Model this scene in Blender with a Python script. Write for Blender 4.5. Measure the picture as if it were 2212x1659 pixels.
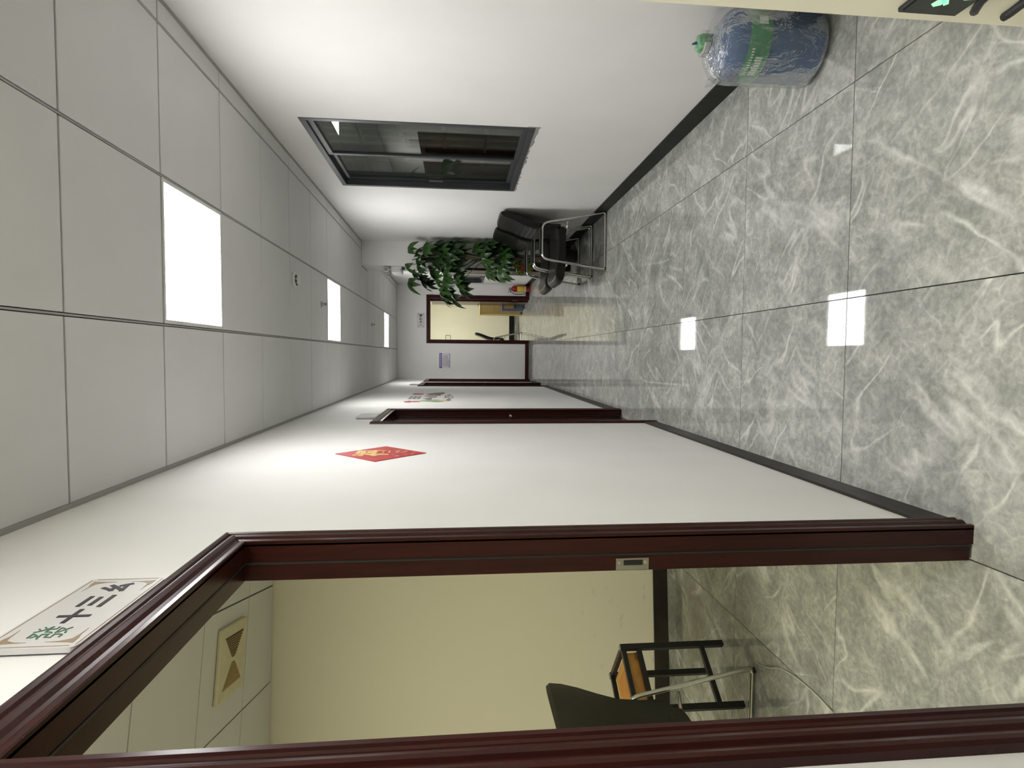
import bpy, bmesh, math, random
from mathutils import Vector, Matrix, Euler
R = math.radians
random.seed(7)
scene = bpy.context.scene
for o in list(bpy.data.objects):
    bpy.data.objects.remove(o)
COL = scene.collection

# ------------------------------------------------------------------ camera
EYE = 1.459                                   # lens height above the floor
PITCH, YAW, ROLL = 0.0957, 0.0490, 0.0027     # downwards, to the left, residual roll
cy_, sy_ = math.cos(YAW), math.sin(YAW)
fwd_h = Vector((-sy_, cy_, 0)); right = Vector((cy_, sy_, 0)); zup = Vector((0, 0, 1))
fwd = fwd_h * math.cos(PITCH) - zup * math.sin(PITCH)
up = fwd_h * math.sin(PITCH) + zup * math.cos(PITCH)
r2 = right * math.cos(ROLL) + up * math.sin(ROLL)
u2 = -right * math.sin(ROLL) + up * math.cos(ROLL)
cam = bpy.data.cameras.new('camera')
cam.sensor_fit = 'HORIZONTAL'; cam.sensor_width = 36.0
cam.lens = 36.0 * 1247.53 / 2212.0
cam.clip_start = 0.02; cam.clip_end = 100
cam_o = bpy.data.objects.new('camera', cam); COL.objects.link(cam_o)
# the phone was held upright, the file lies on its side: camera x axis = down, y axis = right
mx = Matrix((-u2, r2, -fwd)).transposed().to_4x4()
mx.translation = Vector((0, 0, EYE))
cam_o.matrix_world = mx
scene.camera = cam_o

# ------------------------------------------------------------------ world, exposure
w = bpy.data.worlds.new('night'); scene.world = w; w.use_nodes = True
w.node_tree.nodes['Background'].inputs[0].default_value = (0.95, 1.0, 0.92, 1)
w.node_tree.nodes['Background'].inputs[1].default_value = 1.1
vs = scene.view_settings
vs.view_transform = 'Standard'; vs.look = 'None'; vs.gamma = 1.0; vs.exposure = 0.0
vs.use_curve_mapping = False

cy = scene.cycles
cy.max_bounces = 5; cy.diffuse_bounces = 3; cy.glossy_bounces = 3; cy.transmission_bounces = 5; cy.transparent_max_bounces = 8
cy.adaptive_threshold = .02; cy.caustics_reflective = False; cy.caustics_refractive = False

PANEL = 25.5            # corridor LED panels
PANEL_ROOM = 43.0        # yellowish panel in the side room
PANEL_FAR = 33.0         # panel in the room at the end

# ------------------------------------------------------------------ materials
MATS = {}
def newmat(name):
    m = bpy.data.materials.new(name); m.use_nodes = True
    MATS[name] = m
    nt = m.node_tree
    return m, nt, nt.nodes['Principled BSDF']
def coords(nt, kind='Object', scale=(1, 1, 1), rnd=False):
    tc = nt.nodes.new('ShaderNodeTexCoord')
    mp = nt.nodes.new('ShaderNodeMapping'); mp.inputs['Scale'].default_value = scale
    nt.links.new(tc.outputs[kind], mp.inputs[0])
    if rnd:
        oi = nt.nodes.new('ShaderNodeObjectInfo')
        ml = nt.nodes.new('ShaderNodeMath'); ml.operation = 'MULTIPLY'; ml.inputs[1].default_value = 73.0
        nt.links.new(oi.outputs['Random'], ml.inputs[0])
        cb = nt.nodes.new('ShaderNodeCombineXYZ')
        for i in range(3): nt.links.new(ml.outputs[0], cb.inputs[i])
        nt.links.new(cb.outputs[0], mp.inputs['Location'])
    return mp.outputs[0]
def noise(nt, vec, scale, detail=4, rough=.5, dist=0):
    n = nt.nodes.new('ShaderNodeTexNoise')
    n.inputs['Scale'].default_value = scale; n.inputs['Detail'].default_value = detail
    n.inputs['Roughness'].default_value = rough; n.inputs['Distortion'].default_value = dist
    nt.links.new(vec, n.inputs['Vector'])
    return n.outputs['Fac']
def ramp(nt, fac, stops):
    r = nt.nodes.new('ShaderNodeValToRGB')
    el = r.color_ramp.elements
    while len(el) < len(stops): el.new(.5)
    for e, (p, c) in zip(el, stops):
        e.position = p; e.color = c if len(c) == 4 else (*c, 1)
    nt.links.new(fac, r.inputs[0])
    return r.outputs[0]
def mathn(nt, op, a, b=None):
    n = nt.nodes.new('ShaderNodeMath'); n.operation = op
    for i, v in enumerate((a, b)):
        if v is None: continue
        if isinstance(v, (int, float)): n.inputs[i].default_value = v
        else: nt.links.new(v, n.inputs[i])
    return n.outputs[0]
def mixc(nt, fac, a, b, mode='MIX'):
    n = nt.nodes.new('ShaderNodeMix'); n.data_type = 'RGBA'; n.blend_type = mode
    if isinstance(fac, (int, float)): n.inputs[0].default_value = fac
    else: nt.links.new(fac, n.inputs[0])
    for i, v in ((6, a), (7, b)):
        if isinstance(v, tuple): n.inputs[i].default_value = v if len(v) == 4 else (*v, 1)
        else: nt.links.new(v, n.inputs[i])
    return n.outputs[2]
def bump(nt, b, h, strength=.1, dist=.002):
    n = nt.nodes.new('ShaderNodeBump'); n.inputs['Strength'].default_value = strength
    n.inputs['Distance'].default_value = dist
    nt.links.new(h, n.inputs['Height']); nt.links.new(n.outputs[0], b.inputs['Normal'])
def simple(name, col, rough=.5, metal=0, var=0.0, scale=20, bmp=0, spec=.5, coat=0):
    m, nt, b = newmat(name)
    b.inputs['Roughness'].default_value = rough; b.inputs['Metallic'].default_value = metal
    b.inputs['Specular IOR Level'].default_value = spec
    b.inputs['Coat Weight'].default_value = coat
    v = coords(nt)
    f = noise(nt, v, scale, 4)
    lo = tuple(max(0, c * (1 - var)) for c in col); hi = tuple(min(1, c * (1 + var)) for c in col)
    nt.links.new(ramp(nt, f, [(.3, lo), (.7, hi)]), b.inputs['Base Color'])
    if bmp: bump(nt, b, noise(nt, v, scale * 6, 3), bmp)
    return m
def emit(name, col, s):
    m, nt, b = newmat(name)
    b.inputs['Base Color'].default_value = (.8, .8, .8, 1)
    b.inputs['Emission Color'].default_value = (*col, 1); b.inputs['Emission Strength'].default_value = s
    return m

simple('wall_paint', (.80, .79, .765), .75, var=.02, scale=3, bmp=.05)
simple('wall_cream', (.80, .76, .62), .75, var=.03, scale=3, bmp=.05)
simple('ceiling_panel', (.70, .70, .69), .6, var=.012, scale=5)
simple('ceiling_grid', (.10, .10, .097), .6)
simple('ceiling_bar', (.42, .42, .41), .5)
simple('edge_trim', (.36, .36, .34), .5)
simple('grout', (.035, .035, .03), .8)
simple('skirt_black', (.012, .012, .010), .40, var=.3, scale=12, spec=.12)
simple('skirt_brown', (.030, .026, .022), .45, var=.25, scale=10, spec=.15)
simple('skirt_dark', (.020, .014, .011), .3, var=.3, scale=12)
simple('chrome', (.62, .62, .58), .16, metal=1, var=.02)
simple('dull_metal', (.42, .41, .38), .35, metal=1, var=.05)
simple('black_leather', (.0075, .0070, .0052), .34, var=.2, scale=30, bmp=.12, spec=.24)
simple('olive_leather', (.022, .022, .013), .5, var=.2, scale=30, bmp=.25)
simple('black_plastic', (.012, .012, .014), .35)
simple('white_plastic', (.72, .72, .69), .4)
simple('grey_plastic', (.30, .30, .28), .5)
simple('black_metal', (.008, .008, .008), .4)
simple('orange_plastic', (.72, .36, .09), .5, var=.1)
simple('window_metal', (.035, .038, .042), .4, var=.05)
simple('outside_wall', (.22, .23, .20), .8, var=.2, scale=4)
simple('grille_bar', (.78, .78, .72), .4, var=.1)
simple('sign_plate', (.62, .60, .59), .35, var=.02)
simple('sign_brown', (.30, .22, .14), .5)
simple('ink_black', (.02, .018, .025), .6)
simple('ink_green', (.06, .16, .10), .6)
simple('ink_red', (.45, .10, .11), .6)
simple('ink_brown', (.20, .14, .12), .6)
simple('ink_grey', (.24, .23, .21), .6)
simple('ink_pale', (.42, .36, .32), .6)
simple('ink_moss', (.30, .40, .22), .6)
simple('ink_yellow', (.62, .52, .25), .6)
simple('red_paper', (.44, .008, .014), .5, var=.25, scale=25)
simple('gold_foil', (.70, .47, .14), .4, var=.2, scale=40)
simple('paper_white', (.66, .66, .72), .5)
simple('notice_blue', (.06, .06, .30), .5)
simple('extinguisher_red', (.30, .012, .012), .25)
simple('label_yellow', (.75, .55, .04), .5)
simple('rubber_black', (.012, .012, .012), .5)
simple('cap_green', (.16, .34, .20), .35, var=.5, scale=60)
simple('cap_white', (.65, .68, .62), .35)
simple('label_green', (.035, .24, .10), .4, var=.25, scale=15)
simple('label_white', (.60, .68, .60), .5)
simple('bark', (.055, .042, .022), .8, var=.4, scale=30, bmp=.5)
simple('pot_dark', (.045, .035, .03), .4)
simple('soil', (.02, .014, .01), .95)
simple('vent_cream', (.66, .61, .42), .5, var=.06)
simple('vent_brown', (.36, .25, .09), .5)
simple('vent_dark', (.06, .045, .015), .6)
simple('locker_wood', (.50, .36, .13), .5, var=.12, scale=6)
simple('crate_blue', (.13, .15, .20), .5, var=.2)
simple('petal_red', (.55, .02, .01), .5, var=.3)
simple('cable_white', (.6, .6, .5), .5)
simple('exit_black', (.010, .013, .008), .15)
emit('exit_green', (.05, .9, .22), 1.2)
emit('panel_light', (1.0, .998, .985), PANEL)
emit('panel_room', (1.0, .98, .76), PANEL_ROOM)
emit('panel_far', (.99, 1.0, .90), PANEL_FAR)

# dark red varnished timber
m, nt, b = newmat('mahogany')
v = coords(nt, scale=(30, 30, 2.2))
g = noise(nt, v, 1.5, 6, .6, .4)
nt.links.new(ramp(nt, g, [(.3, (.022, .0036, .0030)), (.7, (.042, .0070, .0055))]), b.inputs['Base Color'])
b.inputs['Roughness'].default_value = .27
b.inputs['Specular IOR Level'].default_value = .30

# polished grey marble-look porcelain: mottling, fine flecks and pale veins, different on every tile
m, nt, b = newmat('marble_tile')
v = coords(nt, rnd=True)
warp = nt.nodes.new('ShaderNodeTexNoise'); warp.inputs['Scale'].default_value = 6.0; warp.inputs['Detail'].default_value = 2
nt.links.new(v, warp.inputs['Vector'])
sc = nt.nodes.new('ShaderNodeVectorMath'); sc.operation = 'SCALE'; sc.inputs['Scale'].default_value = .07
nt.links.new(warp.outputs['Color'], sc.inputs[0])
ad = nt.nodes.new('ShaderNodeVectorMath'); ad.operation = 'ADD'
nt.links.new(v, ad.inputs[0]); nt.links.new(sc.outputs[0], ad.inputs[1])
wv = ad.outputs[0]
cloud = noise(nt, wv, 7.0, 5, .68)
fleck = noise(nt, wv, 42, 2, .7)
base = ramp(nt, cloud, [(.34, (.285, .292, .274)), (.50, (.368, .372, .348)), (.68, (.47, .47, .435))])
base = mixc(nt, .45, base, ramp(nt, fleck, [(.36, (.34, .345, .34)), (.50, (.50, .50, .49)), (.66, (.68, .68, .65))]), 'OVERLAY')
def vein(sc_, width, rot, stretch, seed):
    mp = nt.nodes.new('ShaderNodeMapping')
    mp.vector_type = 'TEXTURE'
    mp.inputs['Rotation'].default_value = (0, 0, rot); mp.inputs['Scale'].default_value = stretch
    mp.inputs['Location'].default_value = (seed, seed * 1.7, seed * .3)
    nt.links.new(wv, mp.inputs[0])
    n = noise(nt, mp.outputs[0], sc_, 2, .45)
    d = mathn(nt, 'ABSOLUTE', mathn(nt, 'SUBTRACT', n, .5))
    return ramp(nt, d, [(0, (1, 1, 1)), (width, (0, 0, 0))])
mask = noise(nt, wv, 3.1, 2)
m1 = ramp(nt, mask, [(.44, (0, 0, 0)), (.60, (1, 1, 1))]); m2 = ramp(nt, mask, [(.40, (1, 1, 1)), (.56, (0, 0, 0))])
v1 = mathn(nt, 'MULTIPLY', vein(2.0, .026, .95, (1.7, .42, 1), 3.1), m1)
v2 = mathn(nt, 'MULTIPLY', vein(2.2, .020, -.70, (1.7, .42, 1), 8.7), m2)
vo = nt.nodes.new('ShaderNodeTexVoronoi'); vo.feature = 'DISTANCE_TO_EDGE'; vo.inputs['Scale'].default_value = 17
nt.links.new(wv, vo.inputs['Vector'])
crk = ramp(nt, vo.outputs['Distance'], [(0, (1, 1, 1)), (.10, (0, 0, 0))])
cmask = ramp(nt, cloud, [(.46, (0, 0, 0)), (.66, (1, 1, 1))])
crk = mathn(nt, 'MULTIPLY', crk, cmask)
vv = mathn(nt, 'MAXIMUM', mathn(nt, 'MAXIMUM', v1, v2), mathn(nt, 'MULTIPLY', crk, .55))
colr = mixc(nt, mathn(nt, 'MULTIPLY', vv, mathn(nt, 'ADD', fleck, .2)), base, (.74, .738, .69))
nt.links.new(colr, b.inputs['Base Color'])
b.inputs['Roughness'].default_value = .035
b.inputs['IOR'].default_value = 1.5
bump(nt, b, noise(nt, v, 5, 2), .02, .004)

# green leaves
def leafmat(name, c1, c2, seed=0):
    m, nt, b = newmat(name)
    v = coords(nt, rnd=True)
    oi = nt.nodes.new('ShaderNodeObjectInfo')
    f = mathn(nt, 'ADD', mathn(nt, 'MULTIPLY', noise(nt, v, 5, 2), .5), mathn(nt, 'MULTIPLY', oi.outputs['Random'], .5))
    nt.links.new(ramp(nt, f, [(.30, c1), (.80, c2)]), b.inputs['Base Color'])
    b.inputs['Roughness'].default_value = .38
    return m
leafmat('leaf_green', (.007, .024, .005), (.028, .080, .012))
leafmat('leaf_young', (.10, .19, .020), (.20, .30, .035))

# window glass and thin film: clear with a fresnel sheen
def sheen(name, tint, lo, hi, rough=.02, milk=0.0, crease=False):
    m = bpy.data.materials.new(name); m.use_nodes = True; MATS[name] = m
    nt = m.node_tree; nt.nodes.clear()
    out = nt.nodes.new('ShaderNodeOutputMaterial')
    tr = nt.nodes.new('ShaderNodeBsdfTransparent'); tr.inputs[0].default_value = (*tint, 1)
    gl = nt.nodes.new('ShaderNodeBsdfGlossy'); gl.inputs['Roughness'].default_value = rough
    fr = nt.nodes.new('ShaderNodeFresnel'); fr.inputs[0].default_value = 1.5
    if crease:
        cn = noise(nt, coords(nt, scale=(1, 1, .45)), 26, 3, .6, 1.2)
        bp_ = nt.nodes.new('ShaderNodeBump'); bp_.inputs['Strength'].default_value = .9; bp_.inputs['Distance'].default_value = .012
        nt.links.new(cn, bp_.inputs['Height'])
        nt.links.new(bp_.outputs[0], gl.inputs['Normal']); nt.links.new(bp_.outputs[0], fr.inputs['Normal'])
    mr = nt.nodes.new('ShaderNodeMapRange'); mr.inputs['From Min'].default_value = .04; mr.inputs['From Max'].default_value = 1
    mr.inputs['To Min'].default_value = lo; mr.inputs['To Max'].default_value = hi
    nt.links.new(fr.outputs[0], mr.inputs[0])
    mx_ = nt.nodes.new('ShaderNodeMixShader')
    nt.links.new(mr.outputs[0], mx_.inputs[0]); nt.links.new(tr.outputs[0], mx_.inputs[1]); nt.links.new(gl.outputs[0], mx_.inputs[2])
    last = mx_.outputs[0]
    if milk:
        df = nt.nodes.new('ShaderNodeBsdfDiffuse'); df.inputs[0].default_value = (.8, .82, .82, 1)
        m2 = nt.nodes.new('ShaderNodeMixShader'); m2.inputs[0].default_value = milk
        nt.links.new(last, m2.inputs[1]); nt.links.new(df.outputs[0], m2.inputs[2]); last = m2.outputs[0]
    nt.links.new(last, out.inputs[0])
    return m
sheen('window_glass', (.91, .94, .90), .06, .9, .01)
sheen('bag_film', (.97, .98, .99), .05, .55, .16, milk=.06, crease=True)
m, nt, b = newmat('bottle_blue')
b.inputs['Base Color'].default_value = (.10, .19, .37, 1)
b.inputs['Roughness'].default_value = .12
b.inputs['Transmission Weight'].default_value = .45
b.inputs['IOR'].default_value = 1.2

# ------------------------------------------------------------------ mesh helpers
class MB:
    """collects simple solids into one bmesh, in world coordinates"""
    def __init__(s): s.bm = bmesh.new()
    def box(s, x0, x1, y0, y1, z0, z1, M=None):
        vs_ = [s.bm.verts.new(Vector(p) if M is None else M @ Vector(p)) for p in
               [(x0, y0, z0), (x1, y0, z0), (x1, y1, z0), (x0, y1, z0), (x0, y0, z1), (x1, y0, z1), (x1, y1, z1), (x0, y1, z1)]]
        for f in ((3, 2, 1, 0), (4, 5, 6, 7), (0, 1, 5, 4), (1, 2, 6, 5), (2, 3, 7, 6), (3, 0, 4, 7)):
            s.bm.faces.new([vs_[i] for i in f])
        return s
    def bar(s, a, b, wd, ht=None, upv=(0, 0, 1)):
        a, b = Vector(a), Vector(b); d = (b - a); L = d.length; d.normalize()
        upv = Vector(upv)
        if abs(d.dot(upv)) > .98: upv = Vector((1, 0, 0))
        x = d.cross(upv).normalized(); y = x.cross(d).normalized(); ht = ht or wd
        M = Matrix((x, d, y)).transposed().to_4x4(); M.translation = a
        return s.box(-wd / 2, wd / 2, 0, L, -ht / 2, ht / 2, M)
    def tube(s, pts, r, n=10, cap=True):
        pts = [Vector(p) for p in pts]; rings = []
        t = (pts[1] - pts[0]).normalized()
        ref = Vector((0, 0, 1)) if abs(t.z) < .9 else Vector((1, 0, 0))
        nx = t.cross(ref).normalized()
        for i, p in enumerate(pts):
            if i == 0: t = pts[1] - p
            elif i == len(pts) - 1: t = p - pts[i - 1]
            else: t = (pts[i + 1] - p).normalized() + (p - pts[i - 1]).normalized()
            t.normalize()
            nx = (nx - t * nx.dot(t)).normalized(); ny = t.cross(nx)
            rr = r[i] if isinstance(r, (list, tuple)) else r
            rings.append([s.bm.verts.new(p + (nx * math.cos(k * 2 * math.pi / n) + ny * math.sin(k * 2 * math.pi / n)) * rr) for k in range(n)])
        for a, b in zip(rings, rings[1:]):
            for k in range(n):
                s.bm.faces.new((a[k], a[(k + 1) % n], b[(k + 1) % n], b[k]))
        if cap:
            s.bm.faces.new(rings[0][::-1]); s.bm.faces.new(rings[-1])
        return s
    def lathe(s, prof, n=32, at=(0, 0, 0), M=None, jit=None, a0=0, a1=2 * math.pi):
        at = Vector(at); rings = []; full = abs(a1 - a0 - 2 * math.pi) < 1e-6
        cnt = n if full else n + 1
        for j, (r, z) in enumerate(prof):
            ring = []
            for k in range(cnt):
                a = a0 + (a1 - a0) * k / n
                rr = r if jit is None else r + jit(a, z)
                p = Vector((rr * math.cos(a), rr * math.sin(a), z))
                if M is not None: p = M @ p
                ring.append(s.bm.verts.new(p + at))
            rings.append(ring)
        for a, b in zip(rings, rings[1:]):
            for k in range(n):
                k2 = (k + 1) % cnt
                s.bm.faces.new((a[k], a[k2], b[k2], b[k]))
        if full:
            if prof[0][0] > 1e-5: s.bm.faces.new(rings[0][::-1])
            if prof[-1][0] > 1e-5: s.bm.faces.new(rings[-1])
        return s
    def prism(s, poly, axis, a, b):
        """polygon in the two other axes (cyclic order), extruded along axis from a to b"""
        def mk(p, t):
            return {'x': (t, p[0], p[1]), 'y': (p[0], t, p[1]), 'z': (p[0], p[1], t)}[axis]
        A = [s.bm.verts.new(mk(p, a)) for p in poly]; B = [s.bm.verts.new(mk(p, b)) for p in poly]
        s.bm.faces.new(A); s.bm.faces.new(B[::-1])
        n = len(poly)
        for i in range(n):
            s.bm.faces.new((A[i], B[i], B[(i + 1) % n], A[(i + 1) % n]))
        return s
    def xf(s, M):
        for v_ in s.bm.verts: v_.co = M @ v_.co
        return s

def finish(bm, name, mat, smooth=False):
    bmesh.ops.recalc_face_normals(bm, faces=bm.faces)
    me = bpy.data.meshes.new(name); bm.to_mesh(me); bm.free()
    if mat: me.materials.append(MATS[mat])
    if smooth:
        me.polygons.foreach_set('use_smooth', [True] * len(me.polygons))
    return me
def wloc(o):
    return Vector((0, 0, 0)) if o is None else (wloc(o.parent) + o.location)
def obj(name, mb, mat, parent=None, origin=None, smooth=False, bevel=0, seg=2, local=False):
    """one mesh object; vertices are world coordinates unless local=True"""
    bm = mb.bm
    if origin is None:
        if parent is not None or local: origin = wloc(parent)
        else:
            xs = [v_.co for v_ in bm.verts]
            lo = Vector([min(c[i] for c in xs) for i in range(3)]); hi = Vector([max(c[i] for c in xs) for i in range(3)])
            origin = Vector(((lo.x + hi.x) / 2, (lo.y + hi.y) / 2, lo.z))
    origin = Vector(origin)
    if not local:
        for v_ in bm.verts: v_.co -= origin
    me = finish(bm, name, mat, smooth)
    o = bpy.data.objects.new(name, me); COL.objects.link(o)
    o.parent = parent
    if parent is None: o.location = origin
    elif not local: o.location = origin - wloc(parent)
    if bevel:
        bv = o.modifiers.new('bevel', 'BEVEL'); bv.width = bevel; bv.segments = seg; bv.limit_method = 'ANGLE'; bv.angle_limit = R(35)
        bv.harden_normals = True
        me.polygons.foreach_set('use_smooth', [True] * len(me.polygons))
    return o
def tag(o, label, cat, group=None, kind=None):
    o['label'] = label; o['category'] = cat
    if group: o['group'] = group
    if kind: o['kind'] = kind
    return o
def thing(name, label, cat, loc, group=None, kind=None):
    o = bpy.data.objects.new(name, None); o.empty_display_size = .1; COL.objects.link(o)
    o.location = loc
    return tag(o, label, cat, group, kind)
def inst(src, parent, loc, rot=None, scale=None, name=None):
    c = src.copy(); COL.objects.link(c); c.parent = parent; c.location = loc
    if rot is not None: c.rotation_euler = rot
    if scale is not None: c.scale = (scale,) * 3 if isinstance(scale, (int, float)) else scale
    if name: c.name = name
    return c
def text_mb(s, size, thick=0.0, M=None, depth=.0006):
    cu = bpy.data.curves.new('txt', 'FONT'); cu.body = s; cu.size = size; cu.offset = thick
    cu.align_x = 'CENTER'; cu.align_y = 'CENTER'; cu.extrude = depth; cu.resolution_u = 3
    o = bpy.data.objects.new('txt', cu); COL.objects.link(o)
    dg = bpy.context.evaluated_depsgraph_get()
    me = bpy.data.meshes.new_from_object(o.evaluated_get(dg))
    mb = MB(); mb.bm.from_mesh(me)
    bpy.data.objects.remove(o); bpy.data.curves.remove(cu); bpy.data.meshes.remove(me)
    if mb.bm.verts:
        xs = [v_.co for v_ in mb.bm.verts]
        cx = (min(c.x for c in xs) + max(c.x for c in xs)) / 2; cy = (min(c.y for c in xs) + max(c.y for c in xs)) / 2
        for v_ in mb.bm.verts: v_.co.x -= cx; v_.co.y -= cy
    if M is not None: mb.xf(M)
    return mb
def face_px(p):     # text plane facing +X: reads along +Y
    M = Matrix(((0, 0, 1), (1, 0, 0), (0, 1, 0))).to_4x4(); M.translation = Vector(p); return M
def face_ny(p):     # text plane facing -Y: reads along +X
    M = Matrix(((1, 0, 0), (0, 0, -1), (0, 1, 0))).to_4x4(); M.translation = Vector(p); return M
def face_nx(p):     # text plane facing -X: reads along -Y
    M = Matrix(((0, 0, -1), (-1, 0, 0), (0, 1, 0))).to_4x4(); M.translation = Vector(p); return M

# ------------------------------------------------------------------ dimensions
ZC = 2.645
XL, XR = -.482, 1.425        # corridor walls
YB, YF = -3.2, 11.68         # behind the camera, end wall
TH = .085                    # partition thickness
DOORS = [(.70, 1.48), (4.15, 5.00), (9.10, 9.95), (10.62, 11.45)]
HEAD = 1.985

# ------------------------------------------------------------------ walls
def struct(name, mb, mat, label, cat, **k):
    return tag(obj(name, mb, mat, **k), label, cat, kind='structure')
wl = MB(); y = YB
for a, b_ in DOORS:
    wl.box(XL - TH, XL, y, a - .02, 0, ZC + .02); wl.box(XL - TH, XL, a - .02, b_ + .02, HEAD + .02, ZC + .02); y = b_ + .02
wl.box(XL - TH, XL, y, YF + .15, 0, ZC + .02)
struct('wall_left', wl, 'wall_paint', 'white painted corridor wall with the dark red doorways', 'wall')
WY0, WY1, WZ0, WZ1 = 3.655, 5.052, .970, 2.416
W2 = (10.35, 11.42, .95, 1.40)
wr = MB()
def wall_x_holes(mb, x0, x1, y0, y1, holes):
    y = y0
    for a, b_, c, d in holes:
        mb.box(x0, x1, y, a, 0, ZC + .02); mb.box(x0, x1, a, b_, 0, c); mb.box(x0, x1, a, b_, d, ZC + .02); y = b_
    mb.box(x0, x1, y, y1, 0, ZC + .02)
wall_x_holes(wr, XR, XR + .2, 1.30, YF + .15, [(WY0, WY1, WZ0, WZ1), W2])
struct('wall_right', wr, 'wall_paint', 'white painted corridor wall with the dark sliding window', 'wall')
struct('wall_corner', MB().box(.826, XR + .2, YB, 1.35, 0, ZC + .02), 'wall_cream', 'cream wall corner in front of the water bottle', 'wall')
struct('wall_pier', MB().box(1.12, XR, 7.43, 7.88, 0, ZC + .02), 'wall_paint', 'white pier standing out from the right wall behind the potted tree', 'wall')
DX0, DX1 = .315, 1.130
we = MB().box(-1.5, DX0 - .02, YF, YF + .15, 0, ZC + .02).box(DX1 + .02, XR + .2, YF, YF + .15, 0, ZC + .02).box(DX0 - .02, DX1 + .02, YF, YF + .15, HEAD + .02, ZC + .02)
struct('wall_end', we, 'wall_paint', 'white wall closing the far end of the corridor', 'wall')
struct('wall_behind', MB().box(XL - TH, .9, YB - .1, YB, 0, ZC + .02), 'wall_paint', 'white wall behind the camera', 'wall')
# side room
def room_wall_y(x): return 3.836 + .117 * (x + 1.459)
RX0 = -3.4
rw = MB(); rw.prism([(XL - TH, room_wall_y(XL - TH)), (RX0, room_wall_y(RX0)), (RX0, room_wall_y(RX0) + .12), (XL - TH, room_wall_y(XL - TH) + .12)], 'z', 0, ZC + .02)
# faint scuffs near the floor are dirt on this wall
m, nt, b = newmat('wall_room')
v = coords(nt); gm = nt.nodes.new('ShaderNodeTexCoord'); sp = nt.nodes.new('ShaderNodeSeparateXYZ')
nt.links.new(gm.outputs['Object'], sp.inputs[0])
low = ramp(nt, mathn(nt, 'DIVIDE', sp.outputs['Z'], 1.0), [(.0, (1, 1, 1)), (.75, (0, 0, 0))])
sm = nt.nodes.new('ShaderNodeMapping'); sm.inputs['Scale'].default_value = (7, 7, 17); nt.links.new(v, sm.inputs[0])
sc1 = ramp(nt, noise(nt, sm.outputs[0], 1.0, 4, .6, .3), [(.60, (0, 0, 0)), (.70, (1, 1, 1))])
sfac = mathn(nt, 'MULTIPLY', mathn(nt, 'MULTIPLY', low, sc1), .45)
nt.links.new(mixc(nt, sfac, (.80, .76, .62), (.30, .28, .20)), b.inputs['Base Color'])
b.inputs['Roughness'].default_value = .75
struct('wall_room', rw, 'wall_room', 'yellowish scuffed wall of the side room', 'wall')
struct('wall_room_side', MB().box(RX0 - .1, RX0, -1.0, 4.0, 0, ZC + .02), 'wall_cream', 'far side wall of the side room', 'wall')
struct('wall_room_near', MB().box(RX0, XL - TH, -1.1, -1.0, 0, ZC + .02), 'wall_cream', 'near wall of the side room', 'wall')
# room at the end
FY = 14.7
struct('wall_far_back', MB().box(-1.4, 2.6, FY, FY + .1, 0, ZC + .02), 'wall_cream', 'cream back wall of the lit room at the end', 'wall')
struct('wall_far_left', MB().box(-1.5, -1.4, YF + .15, FY + .1, 0, ZC + .02), 'wall_cream', 'left wall of the lit room at the end', 'wall')
struct('wall_far_right', MB().box(1.25, 1.35, YF + .15, FY, 0, ZC + .02), 'wall_cream', 'right wall of the lit room at the end', 'wall')

# ------------------------------------------------------------------ floor
fl = MB().box(-3.5, 1.64, -3.3, FY + .1, -.06, -.0095)
floor = struct('floor', fl, 'grout', 'polished grey marble-look tile floor', 'floor', origin=(0, 0, 0))
T = .795; gap = .0019
tb = MB().box(-T / 2 + gap, T / 2 - gap, -T / 2 + gap, T / 2 - gap, -.009, 0)
tile_o = obj('floor_tile', tb, 'marble_tile', floor, local=True)
cut_b = MB().box(-.203 + gap, .203, -T / 2 + gap, T / 2 - gap, -.009, 0)
cut_o = None
first = True
for ix in range(-4, 3):
    for iy in range(-7, 17):
        cx = .2242 - T / 2 + ix * T; cy = 2.052 - T / 2 + iy * T
        if cx > 1.75 or cy > FY: continue
        if cx < -.9 and 4.3 < cy < 11.9: continue
        if ix == 2:
            if cy < 1.0 or cy > 12.0: continue
            if cut_o is None:
                cut_o = obj('floor_tile', cut_b, 'marble_tile', floor, local=True); cut_o.location = (1.222, cy, 0)
            else: inst(cut_o, floor, (1.222, cy, 0))
            continue
        if ix == -4 and not (-1.2 < cy < 4.4): continue
        if first:
            o = tile_o; first = False; o.location = (cx, cy, 0)
        else: o = inst(tile_o, floor, (cx, cy, 0))
        o.rotation_euler = (0, 0, random.choice((0, math.pi)))

# ------------------------------------------------------------------ skirting
def skirt(name, mb, mat, label): return struct(name, mb, mat, label, 'skirting')
sk = MB(); y = YB
for a, b_ in DOORS:
    sk.box(XL, XL + .011, y, a - .078, 0, .098); y = b_ + .078
sk.box(XL, XL + .011, y, YF, 0, .098)
skirt('baseboard_left', sk, 'skirt_brown', 'dark brown stone skirting along the left wall')
sk = MB().box(XR - .011, XR, 1.35, 7.43, 0, .112).box(1.109, XR, 7.419, 7.43, 0, .112).box(1.109, 1.12, 7.43, 7.88, 0, .112).box(XR - .011, XR, 7.88, YF, 0, .09)
skirt('baseboard_right', sk, 'skirt_black', 'black stone skirting along the right wall')
sk = MB().box(XL, DX0 - .078, YF - .011, YF, 0, .075).box(DX1 + .078, XR, YF - .011, YF, 0, .075)
skirt('baseboard_end', sk, 'mahogany', 'dark red skirting along the end wall')
sk = MB(); a, b_ = XL - TH, RX0
sk.prism([(a, room_wall_y(a)), (b_, room_wall_y(b_)), (b_, room_wall_y(b_) - .012), (a, room_wall_y(a) - .012)], 'z', 0, .10)
skirt('baseboard_room', sk, 'skirt_dark', 'dark skirting of the side room')
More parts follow.
